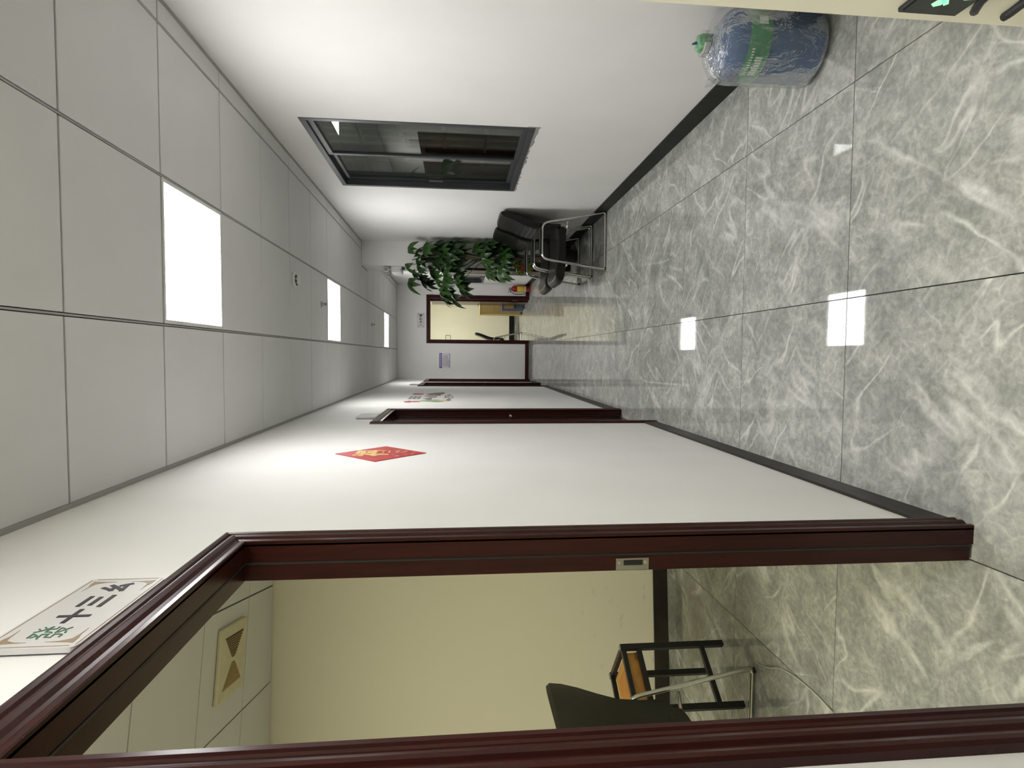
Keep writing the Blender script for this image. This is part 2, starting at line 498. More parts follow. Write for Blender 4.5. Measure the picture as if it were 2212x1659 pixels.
skirt('baseboard_far', MB().box(-1.4, 1.25, FY - .012, FY, 0, .13), 'skirt_black', 'black skirting of the lit room at the end')

# ------------------------------------------------------------------ ceilings
ceil = struct('ceiling', MB().box(XL - .02, 1.64, YB, YF + .05, ZC + .012, ZC + .05), 'ceiling_grid', 'suspended corridor ceiling of square panels', 'ceiling', origin=(0, 0, ZC))
CY0 = 1.8826
colx = [XL, .116, .716, 1.316, XR]
LIGHTS = {1, 6, 13, -3}
gl_, gy_ = .0065, .0042
cm = {}
for c in range(4):
    x0, x1 = colx[c] + (0.018 if c == 0 else gl_), colx[c + 1] - (0.018 if c == 3 else gl_)
    if c == 3: x1 = XR - .018
    wd = x1 - x0
    src = None
    for n in range(-9, 17):
        y0 = CY0 + .6 * n; y1 = y0 + .6
        if y0 > YF - .05: continue
        if c == 1 and n in LIGHTS: continue
        ln = min(y1, YF - .018) - y0
        full = abs(ln - .6) < 1e-6
        if src is not None and full:
            inst(src, ceil, (0, y0 - srcy, 0)); continue
        mb = MB().box(x0, x1, y0 + gy_, y0 + ln - gy_, ZC, ZC + .011)
        o = obj('ceiling_panel', mb, 'ceiling_panel', ceil)
        bv = o.modifiers.new('b', 'BEVEL'); bv.width = .0016; bv.segments = 1
        if full: src = o; srcy = y0
for x in (.116, .716, 1.316):
    obj('grid_bar', MB().box(x - .0030, x + .0030, YB, YF, ZC + .002, ZC + .012), 'ceiling_bar', ceil)
tr = MB().box(XL, XL + .018, YB, YF, ZC - .001, ZC + .01)
struct('trim_1', tr, 'edge_trim', 'grey ceiling edge trim above the left wall', 'trim')
tr = MB().box(XR - .019, XR, 1.35, 7.43, ZC - .001, ZC + .01).box(1.10, XR, 7.412, 7.43, ZC - .001, ZC + .01).box(1.101, 1.12, 7.43, 7.9, ZC - .001, ZC + .01).box(XR - .018, XR, 7.88, YF, ZC - .001, ZC + .01)
struct('trim_2', tr, 'edge_trim', 'grey ceiling edge trim above the right wall', 'trim')
struct('trim_3', MB().box(XL, XR, YF - .018, YF, ZC - .001, ZC + .01), 'edge_trim', 'grey ceiling edge trim above the end wall', 'trim')

# side room ceiling: the grid lies askew to the corridor
ang = math.atan2(.245, 1.0)
rc = struct('ceiling_room', MB().box(RX0, XL - TH, -1.0, room_wall_y(XL - TH), ZC + .012, ZC + .05), 'ceiling_grid', 'suspended ceiling of the side room with skewed panels', 'ceiling', origin=(0, 0, ZC))
RM = Matrix.Translation((-1.31, 3.418, 0)) @ Matrix.Rotation(ang, 4, 'Z')
# columns: grid line through (-1.517,3.833) and parallel
p0 = RM.inverted() @ Vector((-1.43, 3.52, 0)); offx = p0.x
def inside(poly, x0, x1, y0, y1):
    """clip a polygon to an axis aligned rectangle plus the slanted room wall"""
    def clip(pg, f):
        out = []
        for i in range(len(pg)):
            A, B = pg[i], pg[(i + 1) % len(pg)]; fa, fb = f(A), f(B)
            if fa >= 0: out.append(A)
            if (fa >= 0) != (fb >= 0):
                t = fa / (fa - fb); out.append((A[0] + (B[0] - A[0]) * t, A[1] + (B[1] - A[1]) * t))
        return out
    for f in (lambda p: p[0] - x0, lambda p: x1 - p[0], lambda p: p[1] - y0, lambda p: room_wall_y(p[0]) - .012 - p[1]):
        poly = clip(poly, f)
        if len(poly) < 3: return None
    return poly
g2 = .0048
for i in range(-6, 6):
    for j in range(-9, 4):
        a0, b0 = offx + .6 * i, .6 * j
        q = [(a0 + g2, b0 + g2), (a0 + .6 - g2, b0 + g2), (a0 + .6 - g2, b0 + .6 - g2), (a0 + g2, b0 + .6 - g2)]
        q = [tuple((RM @ Vector((p[0], p[1], 0)))[:2]) for p in q]
        ctr = (sum(p[0] for p in q) / 4, sum(p[1] for p in q) / 4)
        if abs(ctr[0] + 2.35) < .3 and abs(ctr[1] - 1.25) < .3: lightq = q; continue
        q = inside(q, RX0 + .01, XL - TH - .01, -.99, 9)
        if q: obj('ceiling_panel', MB().prism(q, 'z', ZC, ZC + .011), 'ceiling_panel', rc)
struct('ceiling_far', MB().box(-1.4, 1.25, YF + .15, FY, ZC, ZC + .04), 'ceiling_panel', 'ceiling of the lit room at the end', 'ceiling')

# ------------------------------------------------------------------ ceiling lights
def light(x0, x1, y0, y1, mat, label):
    t = thing('ceiling_light', label, 'ceiling light', ((x0 + x1) / 2, (y0 + y1) / 2, ZC - .002), 'flush ceiling light panels')
    fw = .016
    fr = MB().box(x0, x1, y0, y0 + fw, ZC - .002, ZC + .012).box(x0, x1, y1 - fw, y1, ZC - .002, ZC + .012)
    fr.box(x0, x0 + fw, y0 + fw, y1 - fw, ZC - .002, ZC + .012).box(x1 - fw, x1, y0 + fw, y1 - fw, ZC - .002, ZC + .012)
    obj('frame', fr, 'white_plastic', t)
    obj('diffuser', MB().box(x0 + fw, x1 - fw, y0 + fw, y1 - fw, ZC, ZC + .010), mat, t)
    return t
for n, lb in ((1, 'lit square ceiling panel nearest above the corridor, the largest one in view'), (6, 'lit square ceiling panel in the middle of the corridor'),
              (13, 'lit square ceiling panel closest to the end wall'), (-3, 'lit square ceiling panel behind the camera')):
    light(.116 + gl_, .716 - gl_, CY0 + .6 * n + gy_, CY0 + .6 * n + .6 - gy_, 'panel_light', lb)
t = thing('ceiling_light', 'yellowish lit ceiling panel of the side room', 'ceiling light', (-2.35, 1.25, ZC), 'flush ceiling light panels')
obj('diffuser', MB().prism(lightq, 'z', ZC - .001, ZC + .01), 'panel_room', t)
t = thing('ceiling_light', 'warm lit ceiling panel of the room at the end', 'ceiling light', (.2, 13.2, ZC - .012), 'flush ceiling light panels')
obj('diffuser', MB().box(-.1, .5, 12.9, 13.5, ZC - .012, ZC - .002), 'panel_far', t)

# ------------------------------------------------------------------ door frames
PROF = [(0, 0), (0, .011), (.003, .013), (.012, .0135), (.0145, .010), (.019, .0085), (.026, .010), (.033, .0155), (.041, .018), (.047, .0165),
        (.050, .0115), (.055, .0115), (.059, .0155), (.066, .0175), (.072, .016), (.075, .011), (.077, 0)]
def casing(mb, y0, y1, z1, P, flip=1):
    """mitred architrave round an opening; P(across, height, out) -> world"""
    rings = []
    for wv_, h in PROF:
        rings.append([mb.bm.verts.new(P(*q)) for q in ((y0 - wv_, 0, h), (y0 - wv_, z1 + wv_, h), (y1 + wv_, z1 + wv_, h), (y1 + wv_, 0, h))])
    for a, b_ in zip(rings, rings[1:]):
        for k in range(3): mb.bm.faces.new((a[k], a[k + 1], b_[k + 1], b_[k]))
    for k in (0, 3):
        mb.bm.faces.new([r_[k] for r_ in rings])
    return mb
def frame_side(n, y0, y1, label, leaf=True):
    """doorway in the left wall, leaf side towards the rooms (-X)"""
    d = thing('door_%d' % n, label, 'door', (XL - TH / 2, (y0 + y1) / 2, 0), kind='structure')
    obj('architrave', casing(MB(), y0, y1, HEAD, lambda a, z, h: (XL + h, a, z)), 'mahogany', d)
    f0, f1, bk = XL + .006, XL - .042, XL - TH - .004
    st = .002
    for yy, s in ((y0, -1), (y1, 1)):
        lo, hi = sorted((yy, yy + s * .02))
        obj('jamb', MB().box(f1, f0, lo, hi, 0, HEAD + .02), 'mahogany', d, bevel=.0012, seg=1)
        lo, hi = sorted((yy + s * st, yy + s * .02))
        obj('door_rebate', MB().box(bk, f1 - .0015, lo, hi, 0.008, HEAD + .02), 'mahogany', d, bevel=.0012, seg=1)
    obj('jamb', MB().box(f1, f0, y0, y1, HEAD, HEAD + .02), 'mahogany', d, bevel=.0012, seg=1)
    obj('door_rebate', MB().box(bk, f1 - .0015, y0 + st, y1 - st, HEAD + st, HEAD + .02), 'mahogany', d)
    for lo, hi in ((y0 + .0004, y0 + .0012), (y1 - .0012, y1 - .0004)):
        obj('seal_strip', MB().box(f1 - .005, f1 + .0005, lo, hi, .01, HEAD - .001), 'rubber_black', d)
    obj('seal_strip', MB().box(f1 - .005, f1 + .0005, y0, y1, HEAD - .0012, HEAD - .0004), 'rubber_black', d)
    # strike plate on the far jamb
    yy = y1 + st; s = MB()
    zc = .990
    pl_ = MB().box(XL - .087, XL - .055, yy - .0025, yy - .0002, zc - .045, zc + .045)
    p = obj('strike_plate', pl_, 'dull_metal', d, bevel=.001, seg=1); p['label'] = 'brushed metal strike plate'
    obj('latch_hole', MB().box(XL - .074, XL - .060, yy - .0032, yy - .002, zc - .028, zc + .024), 'black_plastic', p)
    for dz in (-.036, .036):
        obj('screw', MB().lathe([(0, -.0012), (.0035, -.0012), (.004, .0004), (0, .0008)], 10, (XL - .067, yy - .0028, zc + dz), Matrix.Rotation(R(90), 4, 'X')), 'chrome', p)
    if leaf:
        lf = obj('door_leaf', MB().box(bk - .002, bk + .036, y0 - .008, y1 + .008, .008, HEAD + .008), 'mahogany', d)
        obj('handle', MB().tube([(bk + .036, y1 - .07, 1.0), (bk + .062, y1 - .07, 1.0), (bk + .062, y1 - .18, 1.0)], .008, 8), 'dull_metal', lf, smooth=True)
    return d
frame_side(1, *DOORS[0], 'nearest doorway with dark red varnished frame, open to the side room', leaf=False)
frame_side(2, *DOORS[1], 'dark red door frame midway along the left wall')
frame_side(3, *DOORS[2], 'dark red door frame beyond the ink wall sticker')
frame_side(4, *DOORS[3], 'last dark red door frame of the left wall, in the corner')
d = thing('door_5', 'dark red door frame open to the lit room at the end', 'door', ((DX0 + DX1) / 2, YF, 0), kind='structure')
obj('architrave', casing(MB(), DX0, DX1, HEAD, lambda a, z, h: (a, YF - h, z)), 'mahogany', d)
for xx, s in ((DX0, -1), (DX1, 1)):
    lo, hi = sorted((xx, xx + s * .02))
    obj('jamb', MB().box(lo, hi, YF - .006, YF + .155, 0, HEAD + .02), 'mahogany', d)
obj('jamb', MB().box(DX0, DX1, YF - .006, YF + .155, HEAD, HEAD + .02), 'mahogany', d)
for zz in (.28, 1.72):
    obj('hinge', MB().box(DX1 - .003, DX1 + .001, YF + .10, YF + .14, zz - .05, zz + .05), 'dull_metal', d)
lf = obj('door_leaf', MB().box(DX1 - .035, DX1 + .006, YF + .157, YF + .96, .01, HEAD), 'mahogany', d)
obj('handle', MB().tube([(DX1 - .035, YF + .88, 1.0), (DX1 - .07, YF + .88, 1.0), (DX1 - .07, YF + .77, 1.0)], .008, 8), 'dull_metal', lf, smooth=True)

# ------------------------------------------------------------------ windows
def window(n, y0, y1, z0, z1, label, sash_split, grille):
    wn = thing('window_%d' % n, label, 'window', (XR + .06, (y0 + y1) / 2, z0), kind='structure')
    def ring(a0, a1, c0, c1, wd, x0, x1):
        return MB().box(x0, x1, a0, a0 + wd, c0, c1).box(x0, x1, a1 - wd, a1, c0, c1).box(x0, x1, a0 + wd, a1 - wd, c0, c0 + wd).box(x0, x1, a0 + wd, a1 - wd, c1 - wd, c1)
    obj('frame', ring(y0, y1, z0, z1, .038, XR - .004, XR + .075), 'window_metal', wn, bevel=.002, seg=1)
    ym = y0 + (y1 - y0) * sash_split
    for (a, b2, x0) in ((y0 + .038, ym + .03, XR + .012), (ym - .03, y1 - .038, XR + .044)):
        s_ = obj('sash', ring(a, b2, z0 + .038, z1 - .038, .036, x0, x0 + .026), 'window_metal', wn, bevel=.0015, seg=1)
        obj('pane', MB().box(x0 + .010, x0 + .015, a + .036, b2 - .036, z0 + .074, z1 - .074), 'window_glass', s_)
        hy = a + .018 if x0 < XR + .03 else b2 - .018
        obj('latch', MB().box(x0 - .006, x0 + .001, hy - .006, hy + .006, z0 + (z1 - z0) * .42, z0 + (z1 - z0) * .5), 'dull_metal', s_)
    return wn
wn1 = window(1, WY0, WY1, WZ0, WZ1, 'dark aluminium sliding window in the right wall', .47, True)
window(2, *W2, 'small dark window near the end of the right wall', .5, False)
sl = MB(); rs = random.Random(9); n_ = 40      # ragged sealant under the sill and up the corner
low_ = [(WY0 - .012 + (WY1 - WY0 + .012) * i / n_, WZ0 - rs.choice((.004, .008, .014, .020, .010)) - (.012 if i < 9 else 0)) for i in range(n_ + 1)]
sl.prism([(WY0 - .012, WZ0 + .05), (WY0, WZ0 + .05), (WY0 + .002, WZ0 + .001), (WY1, WZ0 + .001)] + low_[::-1], 'x', XR - .0015, XR + .002)
obj('sealant', sl, 'grey_plastic', wn1)
# stainless guard outside the near window and the facade across the gap
GX = XR + .255
gt = thing('window_guard', 'pale metal burglar guard outside the dark sliding window', 'window guard', (GX, 4.75, .9))
gb = None; yy = 3.5
while yy < 6.1:
    if gb is None:
        gb = obj('bar', MB().tube([(GX, yy, .86), (GX, yy, 2.52)], .008, 6), 'grille_bar', gt); gy0 = yy
    else: inst(gb, gt, (0, yy - gy0, 0))
    yy += .14
for zz in (.92, 1.24, 1.56, 1.89, 2.20, 2.50):
    obj('rail', MB().box(GX - .013, GX + .013, 3.45, 6.1, zz - .014, zz + .014), 'grille_bar', gt)
for yy in (3.45, 6.08):
    obj('bracket', MB().bar((XR + .2, yy, 2.3), (GX, yy, 2.3), .02).bar((XR + .2, yy, .95), (GX, yy, .95), .02).bar((GX, yy, .86), (GX, yy, 2.52), .02), 'grille_bar', gt)
struct('wall_outside', MB().box(XR + 1.3, XR + 1.4, 1.5, 13.5, -.5, 4.0), 'outside_wall', 'dim wall of the neighbouring building outside the window', 'wall')

# ------------------------------------------------------------------ door signs
def rrect(mb, w_, h_, r_, P, t0, t1, n=5):
    pts = []
    for cx, cz, a0 in ((w_ / 2 - r_, h_ / 2 - r_, 0), (-w_ / 2 + r_, h_ / 2 - r_, 90), (-w_ / 2 + r_, -h_ / 2 + r_, 180), (w_ / 2 - r_, -h_ / 2 + r_, 270)):
        for k in range(n + 1):
            a = R(a0 + 90 * k / n); pts.append((cx + r_ * math.cos(a), cz + r_ * math.sin(a)))
    A = [mb.bm.verts.new(P(p[0], p[1], t0)) for p in pts]; B = [mb.bm.verts.new(P(p[0], p[1], t1)) for p in pts]
    mb.bm.faces.new(A[::-1]); mb.bm.faces.new(B)
    for i in range(len(pts)):
        j = (i + 1) % len(pts); mb.bm.faces.new((A[i], A[j], B[j], B[i]))
    return mb
def door_sign(P, FM, loc, label, chars, detail=True):
    """P(a, z, out) -> world; FM(a, z) -> text matrix"""
    t = thing('door_sign', label, 'sign', loc, 'door signs')
    obj('plate', rrect(MB(), .292, .146, .012, P, 0, .009), 'sign_plate', t)
    # thin brown border line
    bd = MB()
    for s_ in (-1, 1):
        bd_pts = [(-.138, s_ * .068), (.138, s_ * .068)]
        for (a, z), (a2, z2) in zip(bd_pts, bd_pts[1:]):
            lo = [P(a, z - .0006, .0090), P(a2, z2 + .0006, .0096)]
            bd.box(*sorted((lo[0][0], lo[1][0])), *sorted((lo[0][1], lo[1][1])), *sorted((lo[0][2], lo[1][2])))
        lo = [P(s_ * .1405 - .0006, -.060, .0090), P(s_ * .1405 + .0006, .060, .0096)]
        bd.box(*sorted((lo[0][0], lo[1][0])), *sorted((lo[0][1], lo[1][1])), *sorted((lo[0][2], lo[1][2])))
    obj('border', bd, 'sign_brown', t)
    if detail:
        for sa in (-1, 1):
            for sz in (-1, 1):
                q = [(sa * .131, sz * .060), (sa * .112, sz * .0585), (sa * .103, sz * .055), (sa * .080, sz * .0545), (sa * .103, sz * .0525), (sa * .116, sz * .050),
                     (sa * .120, sz * .043), (sa * .124, sz * .034), (sa * .126, sz * .014), (sa * .1275, sz * .034), (sa * .129, sz * .050)]
                mb = MB(); A = [mb.bm.verts.new(P(a, z, .0092)) for a, z in q]; B = [mb.bm.verts.new(P(a, z, .0096)) for a, z in q]
                mb.bm.faces.new(A); mb.bm.faces.new(B)
                for i in range(len(q)): mb.bm.faces.new((A[i], A[(i + 1) % len(q)], B[(i + 1) % len(q)], B[i]))
                obj('corner_ornament', mb, 'sign_brown', t)
    for (ch, a, w_, h_, mat, th) in chars:
        tm = text_mb(ch, .06, th)
        xs_ = [v_.co for v_ in tm.bm.verts]
        ww = max(c.x for c in xs_) - min(c.x for c in xs_); hh = max(c.y for c in xs_) - min(c.y for c in xs_)
        tm.xf(FM(a, 0) @ Matrix.Diagonal((w_ / ww, h_ / hh, 1, 1)))
        obj('character', tm, mat, t)
    return t
def sign_left(y, z, label, chars, detail=True):
    P = lambda a, zz, o: (XL + .004 + o, y + a, z + zz)
    return door_sign(P, lambda a, zz: face_px((XL + .0135, y + a, z + zz)), (XL + .006, y, z - .073), label, chars, detail)
CH_NEAR = [('發', -.093, .046, .054, 'ink_green', -.0005), ('十', -.031, .055, .055, 'ink_black', .0016), ('三', .032, .052, .046, 'ink_black', .0018), ('幺', .097, .042, .054, 'ink_black', .0022)]
sign_left(1.1075, 2.136, 'large grey door sign above the nearest doorway', CH_NEAR)
sign_left(4.54, 2.138, 'grey door sign above the middle door frame', [], False)
sign_left(9.50, 2.138, 'grey door sign above the door frame beyond the wall sticker', [], False)
xs, zs = .694, 2.171 - .0
P = lambda a, zz, o: (xs + a, YF - .004 - o, zs + zz)
door_sign(P, lambda a, zz: face_ny((xs + a, YF - .0135, zs + zz)), (xs, YF - .006, zs - .073), 'small grey door sign on the end wall above the open door',
          [('發', -.093, .046, .054, 'ink_grey', 0), ('大', -.031, .055, .055, 'ink_black', .0022), ('四', .032, .050, .048, 'ink_black', .0022), ('喜', .097, .050, .058, 'ink_black', .0016)])

# ------------------------------------------------------------------ red paper diamond
t = thing('paper_diamond', 'red paper diamond with gold lucky character on the left wall', 'decoration', (XL + .002, 2.845, 1.62))
fy, fz, fr_ = 2.845, 1.825, .218
q = [(fy, fz - fr_), (fy + fr_, fz), (fy, fz + fr_), (fy - fr_, fz)]
obj('sheet', MB().prism(q, 'x', XL + .0005, XL + .003), 'red_paper', t)
obj('character', text_mb('福', .175, .005, face_px((XL + .0036, fy, fz + .045))), 'gold_foil', t)
rnd = random.Random(3)
for k in range(26):          # faint gold flowers printed under the character
    a = rnd.uniform(-.09, .09); b_ = rnd.uniform(-.20, -.06)
    if abs(a) > .19 + b_ * 1.0: continue
    mb = MB(); ng = 5; r_ = rnd.uniform(.007, .014)
    pts = [(fy + a + r_ * (1 if i % 2 else .45) * math.cos(i * math.pi / ng + k), fz + b_ + r_ * (1 if i % 2 else .45) * math.sin(i * math.pi / ng + k)) for i in range(2 * ng)]
    obj('printed_flower', mb.prism(pts, 'x', XL + .003, XL + .0034), 'gold_foil' if k % 3 else 'ink_pale', t)

# ------------------------------------------------------------------ ink painting sticker on the left wall
t = thing('wall_sticker', 'ink landscape wall sticker with red and black seals on the left wall', 'wall sticker', (XL + .002, 6.75, 1.5))
def flat(name, pts, mat, dx=0.0):
    obj(name, MB().prism(pts, 'x', XL + .0004 + dx, XL + .0016 + dx), mat, t)
def blob(y, z, ry, rz, n=14, jag=.18, seed=0):
    rr = random.Random(seed)
    return [(y + ry * math.cos(2 * math.pi * i / n) * (1 + rr.uniform(-jag, jag)), z + rz * math.sin(2 * math.pi * i / n) * (1 + rr.uniform(-jag, jag))) for i in range(n)]
flat('red_seal', blob(7.22, 1.93, .16, .075, 16, .2, 1), 'ink_red')
flat('red_seal', blob(6.02, 1.955, .10, .045, 12, .3, 2), 'ink_red')
flat('red_seal', blob(6.05, 1.885, .07, .05, 12, .3, 3), 'ink_red')
for yy in (6.48, 6.72):
    obj('black_seal', MB().box(XL + .0004, XL + .0016, yy - .10, yy + .10, 1.865, 1.89).box(XL + .0004, XL + .0016, yy - .10, yy + .10, 1.965, 1.99)
        .box(XL + .0004, XL + .0016, yy - .10, yy - .07, 1.89, 1.965).box(XL + .0004, XL + .0016, yy + .07, yy + .10, 1.89, 1.965).box(XL + .0004, XL + .0016, yy - .05, yy + .05, 1.915, 1.94), 'ink_grey', t)
flat('hill', [(6.9, 1.64), (7.0, 1.76), (7.15, 1.83), (7.3, 1.80), (7.45, 1.72), (7.55, 1.63), (7.4, 1.60), (7.2, 1.62), (7.05, 1.66)], 'ink_brown')
flat('hill', [(6.55, 1.70), (6.7, 1.80), (6.85, 1.84), (7.0, 1.78), (7.1, 1.72), (6.9, 1.69), (6.7, 1.68)], 'ink_pale', .0002)
flat('pavilion', [(6.25, 1.76), (6.42, 1.83), (6.6, 1.76), (6.55, 1.73), (6.3, 1.73)], 'ink_grey', .0003)
flat('shore', [(5.95, 1.66), (6.1, 1.85), (6.22, 1.83), (6.3, 1.68), (6.2, 1.58), (6.0, 1.60)], 'ink_moss', .0001)
flat('shore', blob(6.16, 1.60, .10, .05, 14, .2, 5), 'ink_yellow', .0003)
flat('rock', blob(6.28, 1.545, .16, .025, 14, .3, 6), 'ink_grey', .0002)
flat('boat', [(6.5, 1.60), (6.6, 1.575), (6.85, 1.575), (6.95, 1.60), (6.7, 1.59)], 'ink_brown', .0002)
flat('rock', blob(7.02, 1.55, .16, .03, 14, .3, 9), 'ink_pale', .0002)
ring_ = MB(); ring_.tube([(XL + .0012, 6.65 + .14 * math.cos(a * .35), 1.53 + .035 * math.sin(a * .35)) for a in range(19)], .0010, 6)
for v_ in ring_.bm.verts: v_.co.y = 6.65 + (v_.co.y - 6.65)
rg = MB()
N = 28
o_ = [(6.66 + .17 * math.cos(2 * math.pi * i / N), 1.530 + .038 * math.sin(2 * math.pi * i / N)) for i in range(N)]
i_ = [(6.66 + .12 * math.cos(2 * math.pi * i / N), 1.530 + .026 * math.sin(2 * math.pi * i / N)) for i in range(N)]
for i in range(N):
    j = (i + 1) % N
    rg.prism([o_[i], o_[j], i_[j], i_[i]], 'x', XL + .0004, XL + .0017)
ring_.bm.free()
obj('ring_stroke', rg, 'ink_grey', t)

# ------------------------------------------------------------------ notice on the end wall
t = thing('notice_board', 'small notice with blue header on the end wall', 'notice', (-.107, YF - .003, 1.592))
obj('plate', MB().box(-.256, .043, YF - .005, YF - .0005, 1.592, 1.804), 'paper_white', t)
obj('header', MB().box(-.256, .043, YF - .0062, YF - .005, 1.752, 1.804), 'notice_blue', t)
obj('footer', MB().box(-.256, .043, YF - .0062, YF - .005, 1.592, 1.600), 'notice_blue', t)
for i in range(8):
    obj('header_mark', MB().box(-.228 + i * .033, -.208 + i * .033, YF - .0068, YF - .006, 1.767, 1.789), 'paper_white', t)
for i, (a, b_) in enumerate(((-.23, -.03), (-.21, .015), (-.23, -.01), (-.21, .02), (-.23, .0), (-.23, -.08))):
    obj('text_line', MB().box(a, b_, YF - .0062, YF - .005, 1.728 - i * .022, 1.735 - i * .022), 'ink_red' if i < 3 else 'ink_brown', t)

# ------------------------------------------------------------------ smoke detector, sprinklers
t = thing('smoke_detector', 'round white smoke detector on the corridor ceiling', 'smoke detector', (.545, 4.375, ZC))
obj('base', MB().lathe([(.052, 0), (.054, -.012), (.045, -.020)], 28, (.545, 4.375, ZC)), 'white_plastic', t, smooth=True)
obj('dome', MB().lathe([(.043, -.020), (.041, -.034), (.030, -.042), (0, -.044)], 28, (.545, 4.375, ZC)), 'white_plastic', t, smooth=True)
for k in range(3):
    a = -1.95 + (k - 1) * .75
    obj('slot', MB().box(-.012, .012, -.002, .002, -.034, -.024, Matrix.Translation((.545 + .0425 * math.cos(a), 4.375 + .0425 * math.sin(a), ZC)) @ Matrix.Rotation(a + math.pi / 2, 4, 'Z')), 'black_plastic', t)
for (x, y, lb) in ((.441, 5.243, 'small ceiling sprinkler beside the middle light panel'), (.424, 8.278, 'small ceiling sprinkler before the farthest light panel')):
    t = thing('sprinkler', lb, 'sprinkler', (x, y, ZC), 'ceiling sprinklers')
    obj('rose', MB().lathe([(.030, 0), (.028, -.004), (.012, -.008)], 20, (x, y, ZC)), 'dull_metal', t, smooth=True)
    obj('frame', MB().tube([(x, y, ZC), (x - .012, y, ZC - .018), (x, y, ZC - .040)], .003, 6).tube([(x, y, ZC), (x + .012, y, ZC - .018), (x, y, ZC - .040)], .003, 6), 'grey_plastic', t)
    obj('deflector', MB().lathe([(.0, -.041), (.014, -.040), (.014, -.043), (0, -.044)], 14, (x, y, ZC)), 'grey_plastic', t)

# ------------------------------------------------------------------ emergency lamp on the pier
t = thing('emergency_lamp', 'white twin-head emergency lamp on the pier above the tree', 'emergency lamp', (1.118, 7.55, 2.15))
obj('housing', MB().box(1.045, 1.12, 7.46, 7.72, 2.155, 2.285), 'white_plastic', t, bevel=.008, seg=2)
for yy in (7.47, 7.66):
    M_ = Matrix.Rotation(R(90), 4, 'X') @ Matrix.Rotation(R(0), 4, 'Y')
    h = obj('lamp_head', MB().lathe([(0, .035), (.030, .030), (.040, .0), (.043, -.02), (.043, -.028)], 20, (1.075, yy, 2.345), M_), 'grey_plastic', t, smooth=True)
    obj('lens', MB().lathe([(0, .0), (.038, -.001), (.038, -.003), (0, -.006)], 20, (1.075, yy - .0 , 2.345), Matrix.Translation((0, -.027, 0)) @ Matrix.Rotation(R(-90), 4, 'X')), 'white_plastic', h, smooth=True)
    obj('neck', MB().tube([(1.08, yy + .01, 2.285), (1.08, yy + .01, 2.32)], .010, 8), 'white_plastic', t)
obj('test_button', MB().box(1.07, 1.082, 7.457, 7.461, 2.165, 2.177), 'black_plastic', t)
obj('plug', MB().box(1.085, 1.112, 7.50, 7.54, 2.118, 2.156), 'black_plastic', t)

# ------------------------------------------------------------------ low exit sign and hanging strap on the corner wall
t = thing('exit_sign', 'low black exit sign with green glow on the cream corner wall', 'exit sign', (.82, 1.13, .28))
obj('housing', MB().box(.814, .826, .95, 1.31, .280, .428), 'black_plastic', t, bevel=.003, seg=1)
obj('face', MB().box(.8125, .8142, .957, 1.300, .287, .421), 'exit_black', t)
rm = MB()   # running figure and arrow, lit green
def gp(pts): rm.prism(pts, 'x', .8118, .8126)
gp([(1.268, .378), (1.276, .366), (1.268, .354), (1.255, .352), (1.248, .364), (1.254, .376)])
gp([(1.245, .372), (1.232, .368), (1.215, .335), (1.226, .330)])
gp([(1.235, .362), (1.262, .340), (1.270, .346), (1.246, .372)])
gp([(1.226, .338), (1.246, .318), (1.242, .298), (1.232, .298), (1.234, .314), (1.214, .330)])
gp([(1.218, .338), (1.196, .320), (1.178, .326), (1.180, .316), (1.198, .308), (1.226, .328)])
gp([(1.14, .350), (1.06, .350), (1.06, .340), (1.14, .340)])
gp([(1.06, .365), (1.03, .345), (1.06, .325)])
obj('pictogram', rm, 'exit_green', t)
obj('bracket', MB().box(.816, .826, 1.16, 1.22, .428, .438), 'dull_metal', t)
st = MB()
def ribbon(path, wd):
    st.tube(path, wd / 2, 8)
ribbon([(.818, 1.292, .247), (.816, 1.275, .258), (.815, 1.25, .272), (.815, 1.20, .285), (.815, 1.13, .27), (.815, 1.09, .22), (.815, 1.12, .17), (.815, 1.19, .155), (.816, 1.25, .168), (.817, 1.285, .160), (.818, 1.305, .158)], .020)
tag(obj('black_strap', st, 'rubber_black', smooth=True), 'bent black strap hanging below the exit sign', 'strap')

# ------------------------------------------------------------------ chairs
def smoothpath(pts, r=.06, n=5):
    pts = [Vector(p) for p in pts]; out = [pts[0]]
    for i in range(1, len(pts) - 1):
        a, b_, c = pts[i - 1], pts[i], pts[i + 1]
        ra = min(r, (a - b_).length * .48, (c - b_).length * .48)
        p = b_ + (a - b_).normalized() * ra; q = b_ + (c - b_).normalized() * ra
        for k in range(n + 1):
            t_ = k / n; out.append(p * (1 - t_) ** 2 + b_ * 2 * t_ * (1 - t_) + q * t_ ** 2)
    out.append(pts[-1]); return out
def cushion(name, poly, y0, y1, mat, parent, bev, puff=0.0):
    mb = MB(); n = 9
    cx = sum(p[0] for p in poly) / len(poly); cz = sum(p[1] for p in poly) / len(poly)
    rings = []
    for k in range(n + 1):
        s_ = k / n; e = 1 - abs(2 * s_ - 1) ** 6
        sh = .86 + .14 * e
        rings.append([mb.bm.verts.new((cx + (p[0] - cx) * sh, y0 + (y1 - y0) * s_, cz + (p[1] - cz) * (.97 + .03 * e))) for p in poly])
    m_ = len(poly)
    for a, b_ in zip(rings, rings[1:]):
        for i in range(m_): mb.bm.faces.new((a[i], a[(i + 1) % m_], b_[(i + 1) % m_], b_[i]))
    mb.bm.faces.new(rings[0]); mb.bm.faces.new(rings[-1][::-1])
    return obj(name, mb, mat, parent, local=True, bevel=bev, seg=3)
